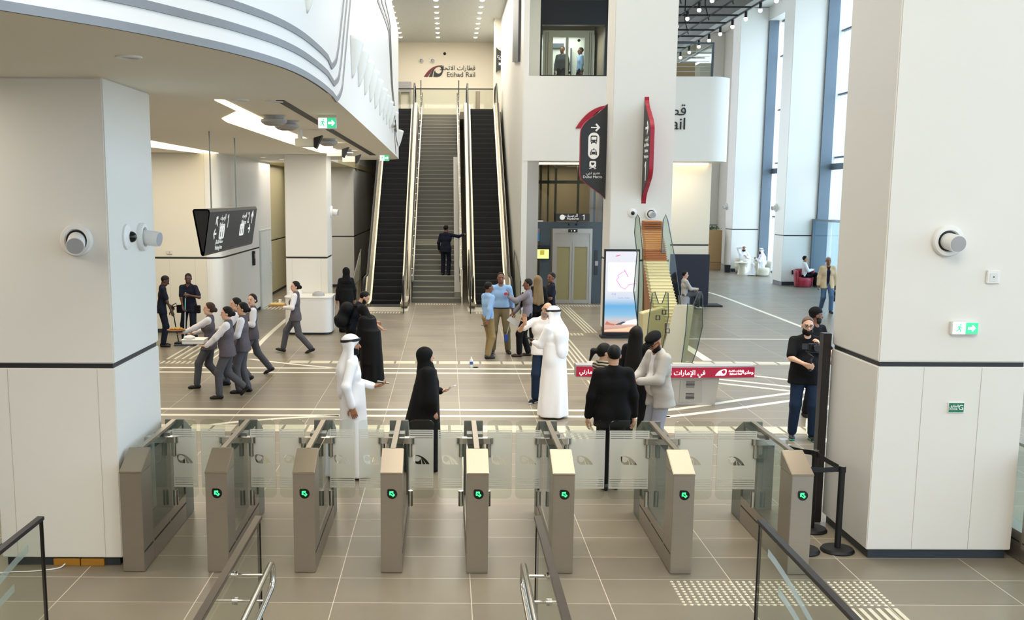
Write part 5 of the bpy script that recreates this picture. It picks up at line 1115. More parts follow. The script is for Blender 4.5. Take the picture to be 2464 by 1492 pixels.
KAND = mat('white_robe', '#f3f3f8', .7, var=.01, spec=.2, bump=.55, bscale=2.2, stretch=(3.2, 3.2, .5)); ABAYA = mat('black_abaya', '#0b0b0d', .75, var=.05, spec=.2, bump=.5, bscale=2.2, stretch=(3, 3, .5)); VEST = cloth('grey_vest', '#5f5a62', .85, .3, 30, .12); GTRO = cloth('grey_trousers', '#55565c', .85, .4, 10, .1); WSH = cloth('white_shirt', '#e3e0e4', .7, .3, 12, .01); NAVYC = cloth('navy_cloth', '#161a29', .85); BLKC = cloth('black_cloth', '#101013', .85); BLUES = cloth('blue_shirt', '#8fb2dc', .8, .35, 12, .02); KHAKI = cloth('khaki', '#8f7c58', .85); KHAKI2 = cloth('khaki_dark', '#776a50', .85); GSH = cloth('grey_shirt', '#7d7780', .8); DENIM = cloth('denim', '#1d2c42', .85, .4, 10, .15); DENIM2 = cloth('denim_faded', '#4d6584', .85, .4, 10, .12); SUIT = cloth('black_suit', '#0b0b0d', .8, .3, 8); LGREY = cloth('linen_grey', '#b5b1ac', .85, .4, 10, .03); TEEW = cloth('white_tee', '#e9e6e6', .8, .35, 9, .01); PGREY = cloth('pale_grey_trousers', '#989aa8', .85, .4, 9, .04); BEIGE = cloth('beige_jacket', '#c8b393', .85, .35, 9, .04); SHOEB = mat('shoe_black', '#0e0e10', .5, var=.1); SHOEBR = mat('shoe_brown', '#3a2a22', .5, var=.1); SOLE = mat('sole_white', '#cfcdc8', .6); REDC = cloth('red_cloth', '#9c1f2d', .8); TEAL = mat('teal_sole', '#2aa090', .6)
def check_mat():
    m = bpy.data.materials.new('striped_knit'); m.use_nodes = True; n = m.node_tree.nodes; L = m.node_tree.links; p = n['Principled BSDF']; p.inputs['Roughness'].default_value = .9
    tc = n.new('ShaderNodeTexCoord'); w = n.new('ShaderNodeTexWave'); w.wave_type = 'BANDS'; w.bands_direction = 'Z'; w.inputs['Scale'].default_value = 8; w.inputs['Distortion'].default_value = 2.5; w.inputs['Detail'].default_value = 3
    L.new(tc.outputs['Object'], w.inputs[0]); r = n.new('ShaderNodeValToRGB'); r.color_ramp.elements[0].color = lin('#25211f'); r.color_ramp.elements[0].position = .35; r.color_ramp.elements[1].color = lin('#b3a892'); r.color_ramp.elements[1].position = .6
    L.new(w.outputs[0], r.inputs[0]); L.new(r.outputs[0], p.inputs['Base Color']); return m
CHECK = check_mat()
def ik(a, t, l1, l2, hint):
    d = t - a; L = np.linalg.norm(d)
    if L > (l1 + l2) * .995: t = a + d * (l1 + l2) * .995 / L; d = t - a; L = np.linalg.norm(d)
    u = d / L; x = (l1 * l1 - l2 * l2 + L * L) / (2 * L); hh = math.sqrt(max(l1 * l1 - x * x, 0)); w = hint - u * (hint @ u); return a + u * x + nrm(w) * hh, t
class Rig: pass
def person(label, pos, H, rz, o, group=None, **q):
    """o: outfit, q: pose. local frame: faces +Y, right hand on +X"""
    s = H / 1.75; fem = o.get('fem', False); fat = o.get('fat', 1.0); det = o.get('res', 1.0); g = Rig(); g.s = s
    # --- skeleton
    lean = math.radians(q.get('lean', 0)); side = math.radians(q.get('side', 0)); RT = roty(side) @ rotx(-lean)
    fl = q.get('fl', (-.10, .02, 0)); fr = q.get('fr', (.10, .0, 0)); hs = q.get('hip', (0, 0)); hw = .088 * s
    ank = [V(f[0] * s, f[1] * s, (.085 + f[2]) * s) for f in (fl, fr)]
    l1, l2 = .435 * s, .43 * s
    pz = q.get('pz'); pel = V(hs[0] * s, hs[1] * s, 0)
    if pz is None: pz = min([.945 * s] + [math.sqrt(max(((l1 + l2) * .992) ** 2 - (a[0] - pel[0] - sg * hw) ** 2 - (a[1] - pel[1]) ** 2, .01)) + a[2] for a, sg in zip(ank, (-1, 1))])
    else: pz *= s
    pel[2] = pz; U = RT @ V(0, 0, 1); FW = RT @ V(0, 1, 0); RX = RT @ V(1, 0, 0)
    T = lambda x, y, z: pel + RX * x * s + FW * y * s + U * z * s
    legs = []
    for a, sg, kh in zip(ank, (-1, 1), q.get('knee', (None, None))):
        hp = pel + V(sg * hw, 0, -.01 * s); kn, an = ik(hp, a, l1, l2, V(*(kh or (sg * .12, 1, .1)))); legs.append((hp, kn, an))
    sw = (.158 if fem else .178) * s * (1 + .2 * (fat - 1)); neckb = T(0, -.015, .525); chest = T(0, 0, .34); waist = T(0, 0, .13)
    sh = [T(0, 0, .47) + RX * sg * sw for sg in (-1, 1)]
    hd = [q.get('hl', (-.27, .04, .80)), q.get('hr', (.27, .04, .80))]; hints = [q.get('el', (-.6, -.6, -.3)), q.get('er', (.6, -.6, -.3))]
    a1, a2 = .285 * s, .25 * s; arms = []
    for S0, h_, hi in zip(sh, hd, hints): e, w = ik(S0, V(*h_) * s, a1, a2, V(*hi)); arms.append((S0, e, w))
    yaw, pit, rol = [math.radians(x) for x in q.get('head', (0, 0, 0))]
    RH = rotz(yaw) @ rotx(-pit) @ roty(rol); RH = (rotx(-lean * .5)) @ RH; hc = neckb + U * .06 * s + RH @ V(0, .02, .10) * s; hs_ = s ** .5 * 1.0
    hp = lambda x, y, z: hc + RH @ V(x, y, z) * hs_
    g.hc, g.RH, g.arms, g.legs, g.T, g.hp = hc, RH, arms, legs, T, hp
    flat = (FW, 1.38)
    def torso(b, e=0., low=True, arm=None, k=.06):
        f = fat
        b.rc(T(-.075 * f, 0, .0), T(.075 * f, 0, .0), (.115 + .02 * (f - 1)) * s + e, k=k, flat=flat) if low else None
        b.rc(T(-.06 * f, .0, .13), T(.06 * f, 0, .13), (.098 if fem else .108) * s * f + e, k=k, flat=flat)
        b.rc(T(-.075, 0, .33), T(.075, 0, .33), (.115 if fem else .125) * s * f ** .6 + e, k=k, flat=flat)
        b.rc(sh[0] + RX * .02 * s, T(0, -.01, .495), .05 * s + e * .7, .062 * s + e * .6, k=k).rc(sh[1] - RX * .02 * s, T(0, -.01, .495), .05 * s + e * .7, .062 * s + e * .6, k=k); b.rc(waist, chest, .11 * s * f ** .7 + e, k=k, flat=flat)
        b.rc(T(0, -.01, .46), neckb, .07 * s + e * .5, .058 * s, k=.04)
        if f > 1.1: b.ell(T(0, .05 * f, .12), (.14 * f * s + e, .105 * f * s + e, .17 * s + e), RT, .05)
        if fem: b.ell(T(-.065, .085, .31), (.06 * s + e, .05 * s + e, .065 * s + e), RT, .04).ell(T(.065, .085, .31), (.06 * s + e, .05 * s + e, .065 * s + e), RT, .04)
        return b
    def armp(b, i, e=0., upto=1.0, wide=1.0, k=.035):
        S0, E, Wr = arms[i]; f = fat ** .5
        b.rc(S0, E, .052 * s * f + e, .041 * s * f + e * wide, k=k)
        if upto > 0: b.rc(E, E + (Wr - E) * upto, .041 * s * f + e * wide, (.028 + .013 * (1 - upto)) * s + e * wide * 1.1, k=k)
        return b
    def legp(b, i, e=0., cut=.0, wide=0., k=.035):
        hp_, kn, an = legs[i]; f = fat ** .5; lo = an + (kn - an) * cut
        b.rc(hp_, kn, .083 * s * f + e, .056 * s * f + e + wide * .5, k=k); b.rc(kn, lo, .055 * s * f + e + wide * .5, .038 * s + e + wide, k=k); return b
    h0 = .015 * det
    bod = torso(Body(), -.006)
    for i in (0, 1): armp(bod, i, -.004); legp(bod, i, -.006)
    parts = [(*bod.mesh(h0 * 1.1), 0)]
    # head
    hb = Body(); m = hs_
    def E_(c, r, **k): hb.ell(hp(*c), [x * m for x in r], RH, **k)
    E_((0, -.014, .032), (.074, .094, .088), k=.03); E_((0, .022, -.03), (.060, .068, .086), k=.03)
    hb.rc(hp(-.028, .018, -.078), hp(.028, .018, -.078), .034 * m, k=.02); hb.rc(hp(0, .058, -.093), hp(0, .05, -.085), .022 * m, k=.02)
    for sg in (-1, 1): hb.sub(hp(sg * .031, .1, .004), hp(sg * .031, .098, .004), .013 * m, k=.012)
    hb.rc(hp(0, .086, .006), hp(0, .102 if fem else .106, -.03), .008 * m, (.0105 if fem else .0135) * m, k=.008); hb.rc(hp(-.034, .074, .023), hp(.034, .074, .023), .012 * m, k=.012)
    hb.rc(hp(-.016, .083, -.06), hp(.016, .083, -.06), .0085 * m, k=.006)
    for sg in (-1, 1): hb.ell(hp(sg * .075, -.012, -.008), (.012 * m, .02 * m, .031 * m), RH, k=.006)
    hb.rc(hp(0, -.015, -.06), neckb - U * .01, .05 * m, .056 * s, k=.02)
    v, f = hb.mesh(.0068 * det)
    c = ((v[f].mean(1) - hc) @ RH) / m; mi = np.zeros(len(f), int); X, Y, Z = np.abs(c[:, 0]), c[:, 1], c[:, 2]
    mi[(np.hypot(X - .031, (Z - .003) * 1.6) < .0125) & (Y > .06)] = 3; mi[(np.hypot(X - .03, Z - .003) < .008) & (Y > .06)] = 1
    mi[(X > .012) & (X < .052) & (np.abs(Z - .026 + (X - .03) ** 2 * 6) < (.003 if fem else .0052)) & (Y > .05)] = 1
    mi[(X < .021) & (np.abs(Z + .06) < .0085) & (Y > .078)] = 2
    parts.append((v, f, mi))
    # hands
    g.palm = []
    for i in (0, 1):
        S0, E, Wr = arms[i]; sg = (-1, 1)[i]; d = nrm(V(*q['hd' + 'lr'[i]])) if 'hd' + 'lr'[i] in q else nrm(Wr - E)
        pn = V(*q.get('p' + 'lr'[i], (-sg, 0, 0))); pn = nrm(pn - d * (pn @ d)); sd = np.cross(pn, d) * sg * (1)     # thumb side
        if q.get('t' + 'lr'[i]): sd = -sd
        cu = q.get('c' + 'lr'[i], .5); hm = s * (.92 if fem else 1.0); hb2 = Body()
        L_ = lambda a, b_, c_: Wr + (d * a + sd * b_ + pn * c_) * hm
        hb2.rc(Wr - d * .03 * s, L_(.02, 0, 0), .027 * s, .024 * hm, k=.02)
        for j, (off, ln) in enumerate(((.029, .92), (.01, 1.0), (-.009, .95), (-.027, .76))):
            k0 = L_(.088 - .006 * abs(off) * 30, off, 0); hb2.rc(L_(.015, off * .6, 0), k0, .0155 * hm, .0135 * hm, k=.016)
            p = k0; an = cu * .55 + .05 * j * cu
            for sl, rr in ((.043, .0092), (.027, .0082), (.021, .0075)):
                dirn = d * math.cos(an) + pn * math.sin(an) + sd * off * 1.2; p2 = p + nrm(dirn) * sl * ln * hm; hb2.rc(p, p2, rr * hm, rr * .93 * hm, k=.004); p = p2; an += cu * .75
        p = L_(.025, .03, .004)
        for dirn, sl in ((d * .6 + sd * .75 + pn * .3 * (cu + .3), .04), (d * .85 + sd * .25 + pn * .6 * (cu + .2), .032), (d * .95 + pn * .5 * cu, .022)):
            p2 = p + nrm(dirn) * sl * hm; hb2.rc(p, p2, .0115 * hm, .0095 * hm, k=.006); p = p2
        parts.append((*hb2.mesh(.0055 * max(1, det * .9)), 0)); g.palm.append((L_(.075, 0, .022), d, pn, sd))
    skin = SK[o.get('skin', 'tan')]
    root = np_obj('person', parts, [skin, EYED, LIPS, EYEW]); root['label'] = label; root['category'] = 'person'
    if group: root['group'] = group
    root.location = pos; root.rotation_euler = (0, 0, math.radians(rz)); g.o = root
    g.W = lambda p: Vector(pos) + Matrix.Rotation(math.radians(rz), 3, 'Z') @ Vector(p); g.D = lambda p: Matrix.Rotation(math.radians(rz), 3, 'Z') @ Vector(p)
    def part(name, b, m, res=h0, grow=0., lab=None):
        v, f = b.mesh(res, grow); ob = np_obj(name, [(v, f, 0)], [m], root)
        if lab: ob['label'] = lab
        return ob
    g.part = part
    robe = o.get('robe')
    # --- shoes
    sm = o.get('shoes', SHOEB)
    if robe is None or o.get('show_shoes', True):
        for i in (0, 1):
            an = legs[i][2]; f_ = (fl, fr)[i]; pt = math.radians(f_[3]) if len(f_) > 3 else 0; yw = math.radians((q.get('toe', (8, -8)))[i]); R = rotz(yw) @ rotx(-pt)
            A = lambda x, y, z: an + R @ V(x, y, z) * s
            b = Body().rc(A(0, -.045, -.045), A(0, .1, -.055), .036 * s, .034 * s, k=.03).rc(A(0, .1, -.055), A(0, .155, -.06), .036 * s, .026 * s, k=.03).rc(A(0, -.03, -.04), A(0, -.01, .01), .036 * s, .036 * s, k=.02).plane(A(0, 0, -.083), R @ V(0, 0, -1))
            sh_ = part('shoe', b, sm, .009 * det)
            if o.get('sole'):
                b = Body().rc(A(0, -.045, -.07), A(0, .155, -.07), .043 * s, .036 * s, flat=(R @ V(0, 0, 1), 3.0)).plane(A(0, 0, -.084), R @ V(0, 0, -1)); x = part('sole', b, o['sole'], .009 * det)
    # --- trousers
    if 'trousers' in o:
        b = Body().rc(T(-.075 * fat, 0, .0), T(.075 * fat, 0, .0), .122 * s, k=.05, flat=flat).rc(T(-.06 * fat, 0, .08), T(.06 * fat, 0, .08), (.105 if fem else .112) * s * fat, k=.05, flat=flat)
        for i in (0, 1): legp(b, i, .012 * s, .06, o.get('wide', .016) * s)
        part('trousers', b, o['trousers'])
    if 'shirt' in o:
        b = torso(Body(), .012 * s); sl = o.get('sleeve', 1.0)
        lo = o.get('hem', -.02)
        if lo < -.03: b.rc(T(-.08 * fat, 0, lo), T(.08 * fat, 0, lo), .12 * s * fat, k=.05, flat=(FW, 1.06)).rc(T(0, 0, lo), T(0, 0, .12), .13 * s, k=.05, flat=flat)
        if lo < -.03 and q.get('pz') is None:
            for hp_, kn, an in legs: b.rc(hp_, hp_ + (kn - hp_) * .5, .106 * s * fat ** .5, .095 * s * fat ** .5, k=.05)
        for i in (0, 1):
            S0, E, Wr = arms[i]
            if sl >= .5: armp(b, i, .012 * s, (sl - .5) * 2 * .97, 1.2)
            else: b.rc(S0, S0 + (E - S0) * sl * 2, .056 * s * fat ** .5, .063 * s * fat ** .5, k=.03)
        b.plane(T(0, 0, lo), -U); b.sub(T(0, .05, .55), T(0, .02, .62), .05 * s, .06 * s)
        part('shirt', b, o['shirt'])
        if 'collar' in o:
            cb = Body()
            for k in range(9):
                a = 2 * PI * k / 9; a2_ = 2 * PI * (k + 1) / 9; P_ = lambda a: T(.068 * math.sin(a), .0 + .062 * math.cos(a), .515 - .03 * math.cos(a)); cb.rc(P_(a), P_(a2_), .018 * s, k=.01)
            part('collar', cb, o['collar'], .008 * det)
    if 'vest' in o or 'jacket' in o:
        nm = 'vest' if 'vest' in o else 'jacket'; e = .018 * s if nm == 'vest' else .02 * s; b = torso(Body(), e); lo = o.get('vest_hem', -.1)
        b.rc(T(-.08 * fat, -.005, lo), T(.08 * fat, -.005, lo), .126 * s * fat, k=.05, flat=(FW, 1.06)).rc(T(-.05, 0, lo), T(-.05, 0, .14), .12 * s, .1 * s, k=.05, flat=flat).rc(T(.05, 0, lo), T(.05, 0, .14), .12 * s, .1 * s, k=.05, flat=flat)
        if q.get('pz') is None:
            for hp_, kn, an in legs: b.rc(hp_, hp_ + (kn - hp_) * .5, .112 * s * fat ** .5, .1 * s * fat ** .5, k=.06)
        if nm == 'jacket':
            for i in (0, 1): armp(b, i, .018 * s, .93, 1.15)
        else:
            for i in (0, 1): b.sub(sh[i] + RX * (-.0 if i else .0), sh[i] + RX * (.1 if i else -.1) * s, .06 * s, .08 * s)
        b.plane(T(0, 0, lo), -U)
        if o.get('open', 1): b.sub(T(0, .17 if nm == 'vest' else .125 + .06 * (fat - 1), .42), T(0, .20 if nm == 'vest' else .15 + .2 * (fat - 1), .12 if nm == 'vest' else lo - .05), .055 * s, (.015 if nm == 'vest' else .07) * s).sub(T(0, .09, .56), T(0, .13, .44), .075 * s, .05 * s)
        part(nm, b, o[nm])
    if 'belt' in o: part('belt', Body().rc(T(-.07 * fat, 0, .045), T(.07 * fat, 0, .045), .137 * s, k=.01, flat=flat).plane(T(0, 0, .03), -U).plane(T(0, 0, .065), U), o['belt'], .01)
    if 'tie' in o: part('tie' if not fem else 'neck_scarf', Body().rc(T(0, .115, .49), T(0, .13, .46), .02 * s).rc(T(0, .12, .46), T(0, .15, .2 if not fem else .36), .014 * s, .026 * s, k=.01), o['tie'], .008)
    if robe is not None:
        b = torso(Body(), .018 * s); am = o.get('fold', .05)
        gm = V(*((legs[0][2][:2] + legs[1][2][:2]) / 2), 0)
        z0 = (T(0, 0, .22))[2]; top = T(0, 0, .22); bt = V(gm[0], gm[1], o.get('hemz', .03) * s); rw = o.get('flare', (.235, .205)); tw = o.get('top_r', (.175, .14))
        b.cone((top[0], top[1], z0), bt, [tw[0] * s * fat, tw[1] * s * fat, 1], [rw[0] * s, rw[1] * s, 1], am, o.get('nf', 7), o.get('ph', 0), k=.08, pw=.8)
        for i in (0, 1): armp(b, i, .012 * s, .94, 1.8 if o.get('wide_sleeve') else 1.3)
        if o.get('cape'):
            for i in (0, 1): b.rc(sh[i], arms[i][1] + V(0, -.02, -.1) * s, .08 * s, .12 * s, k=.08)
            b.cone((top[0], top[1], T(0, 0, .50)[2]), (top[0], top[1] - (.03 if 'capes' not in o else .12) * s, .42 * s), [.17 * s, .13 * s, 1], [.25 * s, .2 * s * o.get('capes', 1), 1], .02, 6, 1, k=.07)
        part('robe' if not fem else 'abaya', b, robe)
    # --- hair, head cloths, beard, glasses
    hr = o.get('hair'); HM = o.get('hairm', DARKH)
    if hr:
        b = Body(); b.ell(hp(0, -.016, .036), (.081 * m, .1 * m, .094 * m), RH)
        if hr in ('bun', 'pony', 'long'): b.ell(hp(0, -.03, .01), (.083 * m, .09 * m, .1 * m), RH)
        b.plane(hp(0, .034 if fem else .022, .05), RH @ V(0, .86, -.5) * 1.0) if hr != 'crop' else b.plane(hp(0, .03, .055), RH @ V(0, .8, -.6))
        b.plane(hp(0, -.03, -.055 if hr != 'crop' else -.035), RH @ V(0, .3, -1))
        if hr == 'bun': b.ell(hp(0, -.125, -.02), (.042 * m, .038 * m, .042 * m), RH, k=.02)
        if hr == 'pony': b.rc(hp(0, -.11, .01), hp(0, -.17, .0), .03 * m, .035 * m).rc(hp(0, -.17, 0), hp(0, -.2, -.13), .035 * m, .015 * m)
        if hr == 'long': b.p = b.p[:2]; b.rc(hp(-.03, -.05, .0), T(-.09, -.12, .16), .07 * m, .055 * m, k=.05, flat=(FW, 1.8)).rc(hp(.03, -.05, .0), T(.09, -.12, .16), .07 * m, .055 * m, k=.05, flat=(FW, 1.8)).rc(hp(0, -.06, 0), T(0, -.13, .12), .07 * m, .05 * m, k=.05, flat=(FW, 1.8)).rc(hp(-.06, -.03, -.03), hp(-.07, -.01, -.2), .04 * m, .04 * m).rc(hp(.06, -.03, -.03), hp(.07, -.01, -.2), .04 * m, .04 * m); b.sub(hp(0, .12, -.03), hp(0, .07, -.05), .075 * m, .06 * m)
        part('hair', b, HM, .0085 * det)
    if o.get('beard'):
        b = Body().ell(hp(0, .022, -.035), (.066 * m, .074 * m, .09 * m), RH, k=.02).rc(hp(-.03, .02, -.085), hp(.03, .02, -.085), .04 * m * o['beard'], k=.02).rc(hp(0, .06, -.1), hp(0, .056, -.1 - .02 * (o['beard'] - .9)), .03 * m * o['beard'], k=.02)
        b.plane(hp(0, .05, -.038), RH @ V(0, .25, 1)).plane(hp(0, -.03, 0), RH @ V(0, -1, -.35)).sub(hp(-.012, .12, -.06), hp(.012, .12, -.06), .034 * m, k=.006)
        part('beard', b, o.get('beardm', HM), .0075 * det)
    if o.get('glasses'):
        mb = MB()
        for sg in (-1, 1):
            mb.tube([tuple(hp(sg * .033 + .024 * math.cos(t), .101, .004 + .019 * math.sin(t))) for t in [2 * PI * k / 14 for k in range(14)]], .0032, 5, closed=True); mb.tube([tuple(hp(sg * .056, .098, .01)), tuple(hp(sg * .074, .02, .012)), tuple(hp(sg * .075, -.02, .0))], .003, 5)
        mb.tube([tuple(hp(-.01, .103, .008)), tuple(hp(.01, .103, .008))], .003, 5); mb.build('glasses', BLACKG, root, world=False)
    if o.get('cap'):
        b = Body().ell(hp(0, -.014, .055), (.088 * m, .108 * m, .088 * m), RH).plane(hp(0, 0, .042), RH @ V(0, .12, -1))
        if o['cap'] == 'beret': b.ell(hp(0, -.005, .085), (.098 * m, .116 * m, .042 * m), RH, k=.03)
        if o['cap'] in ('peak', 'beret'): b.rc(hp(-.03, .1, .045), hp(.03, .1, .045), .05 * m, flat=(RH @ V(0, 0, 1), 5), k=.02).rc(hp(0, .08, .048), hp(0, .14, .03), .04 * m, flat=(RH @ V(0, 0, 1), 5), k=.02)
        part('cap', b, o.get('capm', BLKC), .008 * det)
    if o.get('ghutra'):
        b = Body().ell(hp(0, -.012, .04), (.093 * m, .115 * m, .096 * m), RH, k=.03)
        bk = T(0, -.10, .30); sp = o.get('drape', 1.0)
        b.rc(hp(0, -.035, -.05), T(0, -.12, .36), .085 * m, .13 * s * sp, k=.06, flat=(FW, 1.7)).rc(T(0, -.12, .36), T(0, -.14, .14), .13 * s * sp, .12 * s * sp, k=.05, flat=(FW, 2.3))
        for sg in (-1, 1): b.rc(hp(sg * .078, -.0, .02), T(sg * .12, -.02, .42), .03 * m, .05 * s, k=.04).rc(T(sg * .12, -.02, .42), T(sg * .13, .04 if sg > 0 else -.04, .2), .045 * s, .05 * s, k=.04)
        b.sub(hp(0, .14, -.03), hp(0, .06, -.06), .085 * m, .072 * m, k=.02).sub(hp(0, .1, -.12), T(0, .14, .5), .06 * m, .05 * s, k=.02)
        part('headcloth', b, KAND, .009 * det)
        mb = MB()
        for dz in (.05, .066): mb.tube([tuple(hp(.0945 * math.cos(t), -.012 + .117 * math.sin(t), dz + .010 * math.sin(t))) for t in [2 * PI * k / 28 for k in range(28)]], .009 * m, 7, closed=True)
        mb.build('head_ring', BLACK, root, smooth=True, world=False)
    if o.get('shayla'):
        b = Body().ell(hp(0, -.018, .03), (.092 * m, .115 * m, .105 * m), RH, k=.03).rc(hp(0, -.03, -.05), T(0, -.02, .47), .085 * m, .12 * s, k=.05).rc(T(-.1, -.02, .42), T(.1, -.02, .42), .085 * s, k=.06).rc(hp(0, .03, -.12), T(0, .06, .40), .06 * m, .09 * s, k=.05)
        b.sub(hp(0, .13, -.02), hp(0, .085, -.03), .068 * m, .052 * m, k=.012)
        part('headscarf', b, ABAYA, .009 * det)
    if o.get('backpack'):
        b = Body().rc(T(-.08, -.21, .36), T(.08, -.21, .36), .1 * s, k=.06).rc(T(-.08, -.22, .08), T(.08, -.22, .08), .12 * s, k=.06).rc(T(0, -.22, .36), T(0, -.23, .08), .13 * s, k=.06).rc(T(-.06, -.32, .1), T(.06, -.32, .1), .06 * s, k=.04)
        r_ = thing('backpack', 'black backpack worn by the man bending beside the woman in black', 'backpack', (0, 0, 0)); WL[r_.name] = (0, 0, 0); r_.location = root.location; r_.rotation_euler = root.rotation_euler
        v, f = b.mesh(.014); np_obj('bag_body', [(v, f, 0)], [cloth('pack_black', '#17181b', .8, .4, 14)], r_)
        for sg in (-1, 1): v, f = Body().rc(T(sg * .1, -.12, .46), T(sg * .11, .06, .5), .022 * s).rc(T(sg * .11, .06, .5), T(sg * .12, .15, .3), .022 * s).rc(T(sg * .12, .15, .3), T(sg * .15, -.08, .1), .018 * s).mesh(.01); np_obj('strap', [(v, f, 0)], [BLKC], r_)
    return g
def at(u, v): return onz(u, v)
def Hof(u, v, p): return ony(u, v, p[1])[2]
def held(name, lab, cat, mb, m, group=None, **k): return tag(mb.build(name, m, **k), lab, cat, group)
STAFF = dict(fem=True, skin='fair', shirt=WSH, vest=VEST, trousers=GTRO, hair='bun', vest_hem=-.12)
GRP = 'staff in grey vests walking left'
def hv(p): return (Vector(p)[0], Vector(p)[1], Vector(p)[2])
TRW = mat('tray_white', '#ece9e2', .5); TRB = mat('tray_wood', '#8a5c32', .6, var=.15); FOODY = mat('snack_gold', '#c8963c', .6, var=.3, scale=30)
# --- staff group
p = at(508, 933); g = person('person in grey vest holding out a wooden snack board, leftmost of the walking staff', p, 1.60, 92, dict(STAFF, hairm=HBROWN), GRP, fl=(-.09, .26, 0), fr=(.09, -.22, .05, 30), hl=(-.12, .48, 1.13), hr=(.16, .34, 1.08), pl=(0, 0, 1), pr=(0, 0, 1), cl=.25, head=(5, -4, 0))
c = g.W((-.12 * g.s, .62 * g.s, 1.17 * g.s)); r = thing('snack_board', 'round wooden snack board held by the leftmost staff member', 'tray', c)
MB().lathe([(.15, 0), (.17, .012), (.165, .022), (.02, .02)], c, 24).build('board', TRB, r); b = MB()
for k in range(14): a = k * 2.4; q_ = .11 * math.sqrt(k / 14); b.ell((c[0] + q_ * math.cos(a), c[1] + q_ * math.sin(a), c[2] + .035), (.026, .022, .018), 8, 5)
tag(b.build('snacks', FOODY), 'golden snacks on the round wooden board', 'food', kind='stuff')
p = at(548, 958); g2 = person('person in grey vest carrying white boxes, nearest of the walking staff', p, 1.61, 92, dict(STAFF, fat=1.12), GRP, fl=(-.09, .14, 0), fr=(.1, -.30, .12, 48), hip=(0, -.03), hl=(-.16, .36, 1.0), hr=(.14, .34, .99), hdl=(0, 1, .1), hdr=(0, 1, .1), pl=(0, 0, 1), pr=(0, 0, 1), cl=.3, cr=.3, head=(8, 4, 0))
c = g2.W((0, .52, 1.0)); r = thing('catering_box', 'white catering box with a folded napkin carried by the nearest staff member', 'box', c)
MB().box(c[0] - .2, c[0] + .17, c[1] - .16, c[1] + .16, c[2] - .03, c[2] + .03).build('box_tray', TRW, r, bevel=.006); MB().box(c[0] - .215, c[0] + .18, c[1] - .175, c[1] + .175, c[2] + .03, c[2] + .045).build('lid', TRW, r, bevel=.004)
tag(MB().ell((c[0] - .1, c[1] - .03, c[2] + .07), (.1, .1, .035), 14, 8).build('napkin', TEEW, smooth=True), 'white folded napkin on top of the catering box', 'napkin')
p = at(572, 925); person('person in grey vest mostly hidden in the middle of the walking staff', p, 1.64, 95, dict(STAFF, tie=REDC), GRP, fl=(-.09, .2, 0), fr=(.09, -.22, .06, 30), hl=(-.15, .36, 1.1), hr=(.14, .34, 1.1), head=(10, 0, 0))
p = at(588, 945); person('person in grey vest with hands before her, right behind the nearest staff member', p, 1.62, 88, dict(STAFF, skin='light'), GRP, fl=(-.09, .08, 0), fr=(.09, -.06, 0), hl=(-.1, .26, 1.04), hr=(.1, .25, 1.02), hdl=(.2, 1, 0), hdr=(-.2, 1, 0), pl=(0, 0, 1), cr=.7, head=(10, 0, 0))
p = at(612, 903); g5 = person('smiling person in grey vest with a red scarf, rightmost of the walking staff group', p, 1.64, 112, dict(STAFF, tie=REDC), GRP, fl=(-.09, .24, 0), fr=(.1, -.36, .04, 22), hip=(0, .02), hl=(-.06, .25, 1.1), hr=(.1, .25, 1.08), hdl=(.2, 1, 0), hdr=(-.2, 1, 0), pl=(0, 0, 1), pr=(0, 0, 1), head=(42, -4, 0))
c = g5.W((.02, .36, 1.05)); tag(MB().box(c[0] - .12, c[0] + .12, c[1] - .09, c[1] + .09, c[2] + .01, c[2] + .05).build('white_tray', TRW, bevel=.006), 'small white tray held by the person with the red scarf', 'tray')
p = at(716, 848); g8 = person('person in grey vest walking left with a golden tray past the white desk', p, 1.66, 88, dict(STAFF, hair='bun'), None, fl=(-.09, -.34, .03, 20), fr=(.09, .36, 0, -12), hip=(0, .03), hl=(-.12, .27, 1.08), hr=(.12, .27, 1.06), hdl=(.1, 1, .05), hdr=(-.1, 1, .05), pl=(0, 0, 1), pr=(0, 0, 1), cl=.3, cr=.3, head=(24, 0, 0))
c = g8.W((0, .43, 1.055)); r = thing('snack_tray', 'golden snack tray carried past the white desk', 'tray', c)
MB().box(c[0] - .19, c[0] + .19, c[1] - .13, c[1] + .13, c[2] - .015, c[2] + .005).build('tray_base', TRB, r, bevel=.004); MB().box(c[0] - .16, c[0] + .17, c[1] - .11, c[1] + .11, c[2] + .005, c[2] + .05).build('tray_filling', mat('tray_gold', '#cdae6a', .4, var=.2, scale=20), r, bevel=.01)
tag(MB().lathe([(.03, .05), (.035, .13), (.03, .13)], (c[0] + .05, c[1] + .05, c[2]), 12).build('paper_cup', TRW), 'white cup standing on the golden snack tray', 'cup')
# --- cleaners
CLN = dict(shirt=NAVYC, trousers=NAVYC, sleeve=.38, collar=REDC, hair='crop', skin='dark', hem=-.12)
p = at(392, 834); g = person('cleaner in navy with a red collar, at the edge of the left column', p, 1.66, -70, CLN, 'cleaners in navy', hl=(-.22, .22, .98), hr=(.2, .22, .86), head=(-10, 24, 0), lean=6, toe=(0, -20))
ha, hb_ = g.W(g.palm[0][0]), Vector(onz(430, 828)); d = thing('dustpan', 'black long handled dustpan of the cleaner by the left column', 'dustpan', (hb_[0], hb_[1], 0)); MB().tube([ha, hb_ + Vector((0, 0, .06))], .014, 8).tube([ha, ha + Vector((.02, 0, .06)), ha + Vector((.09, 0, .1)), ha + Vector((.11, 0, .04)), ha], .012, 6).build('handle', BLACK, d); MB().box(hb_[0] - .08, hb_[0] + .16, hb_[1] - .12, hb_[1] + .12, .002, .05).build('pan', BLACK, d, bevel=.01)
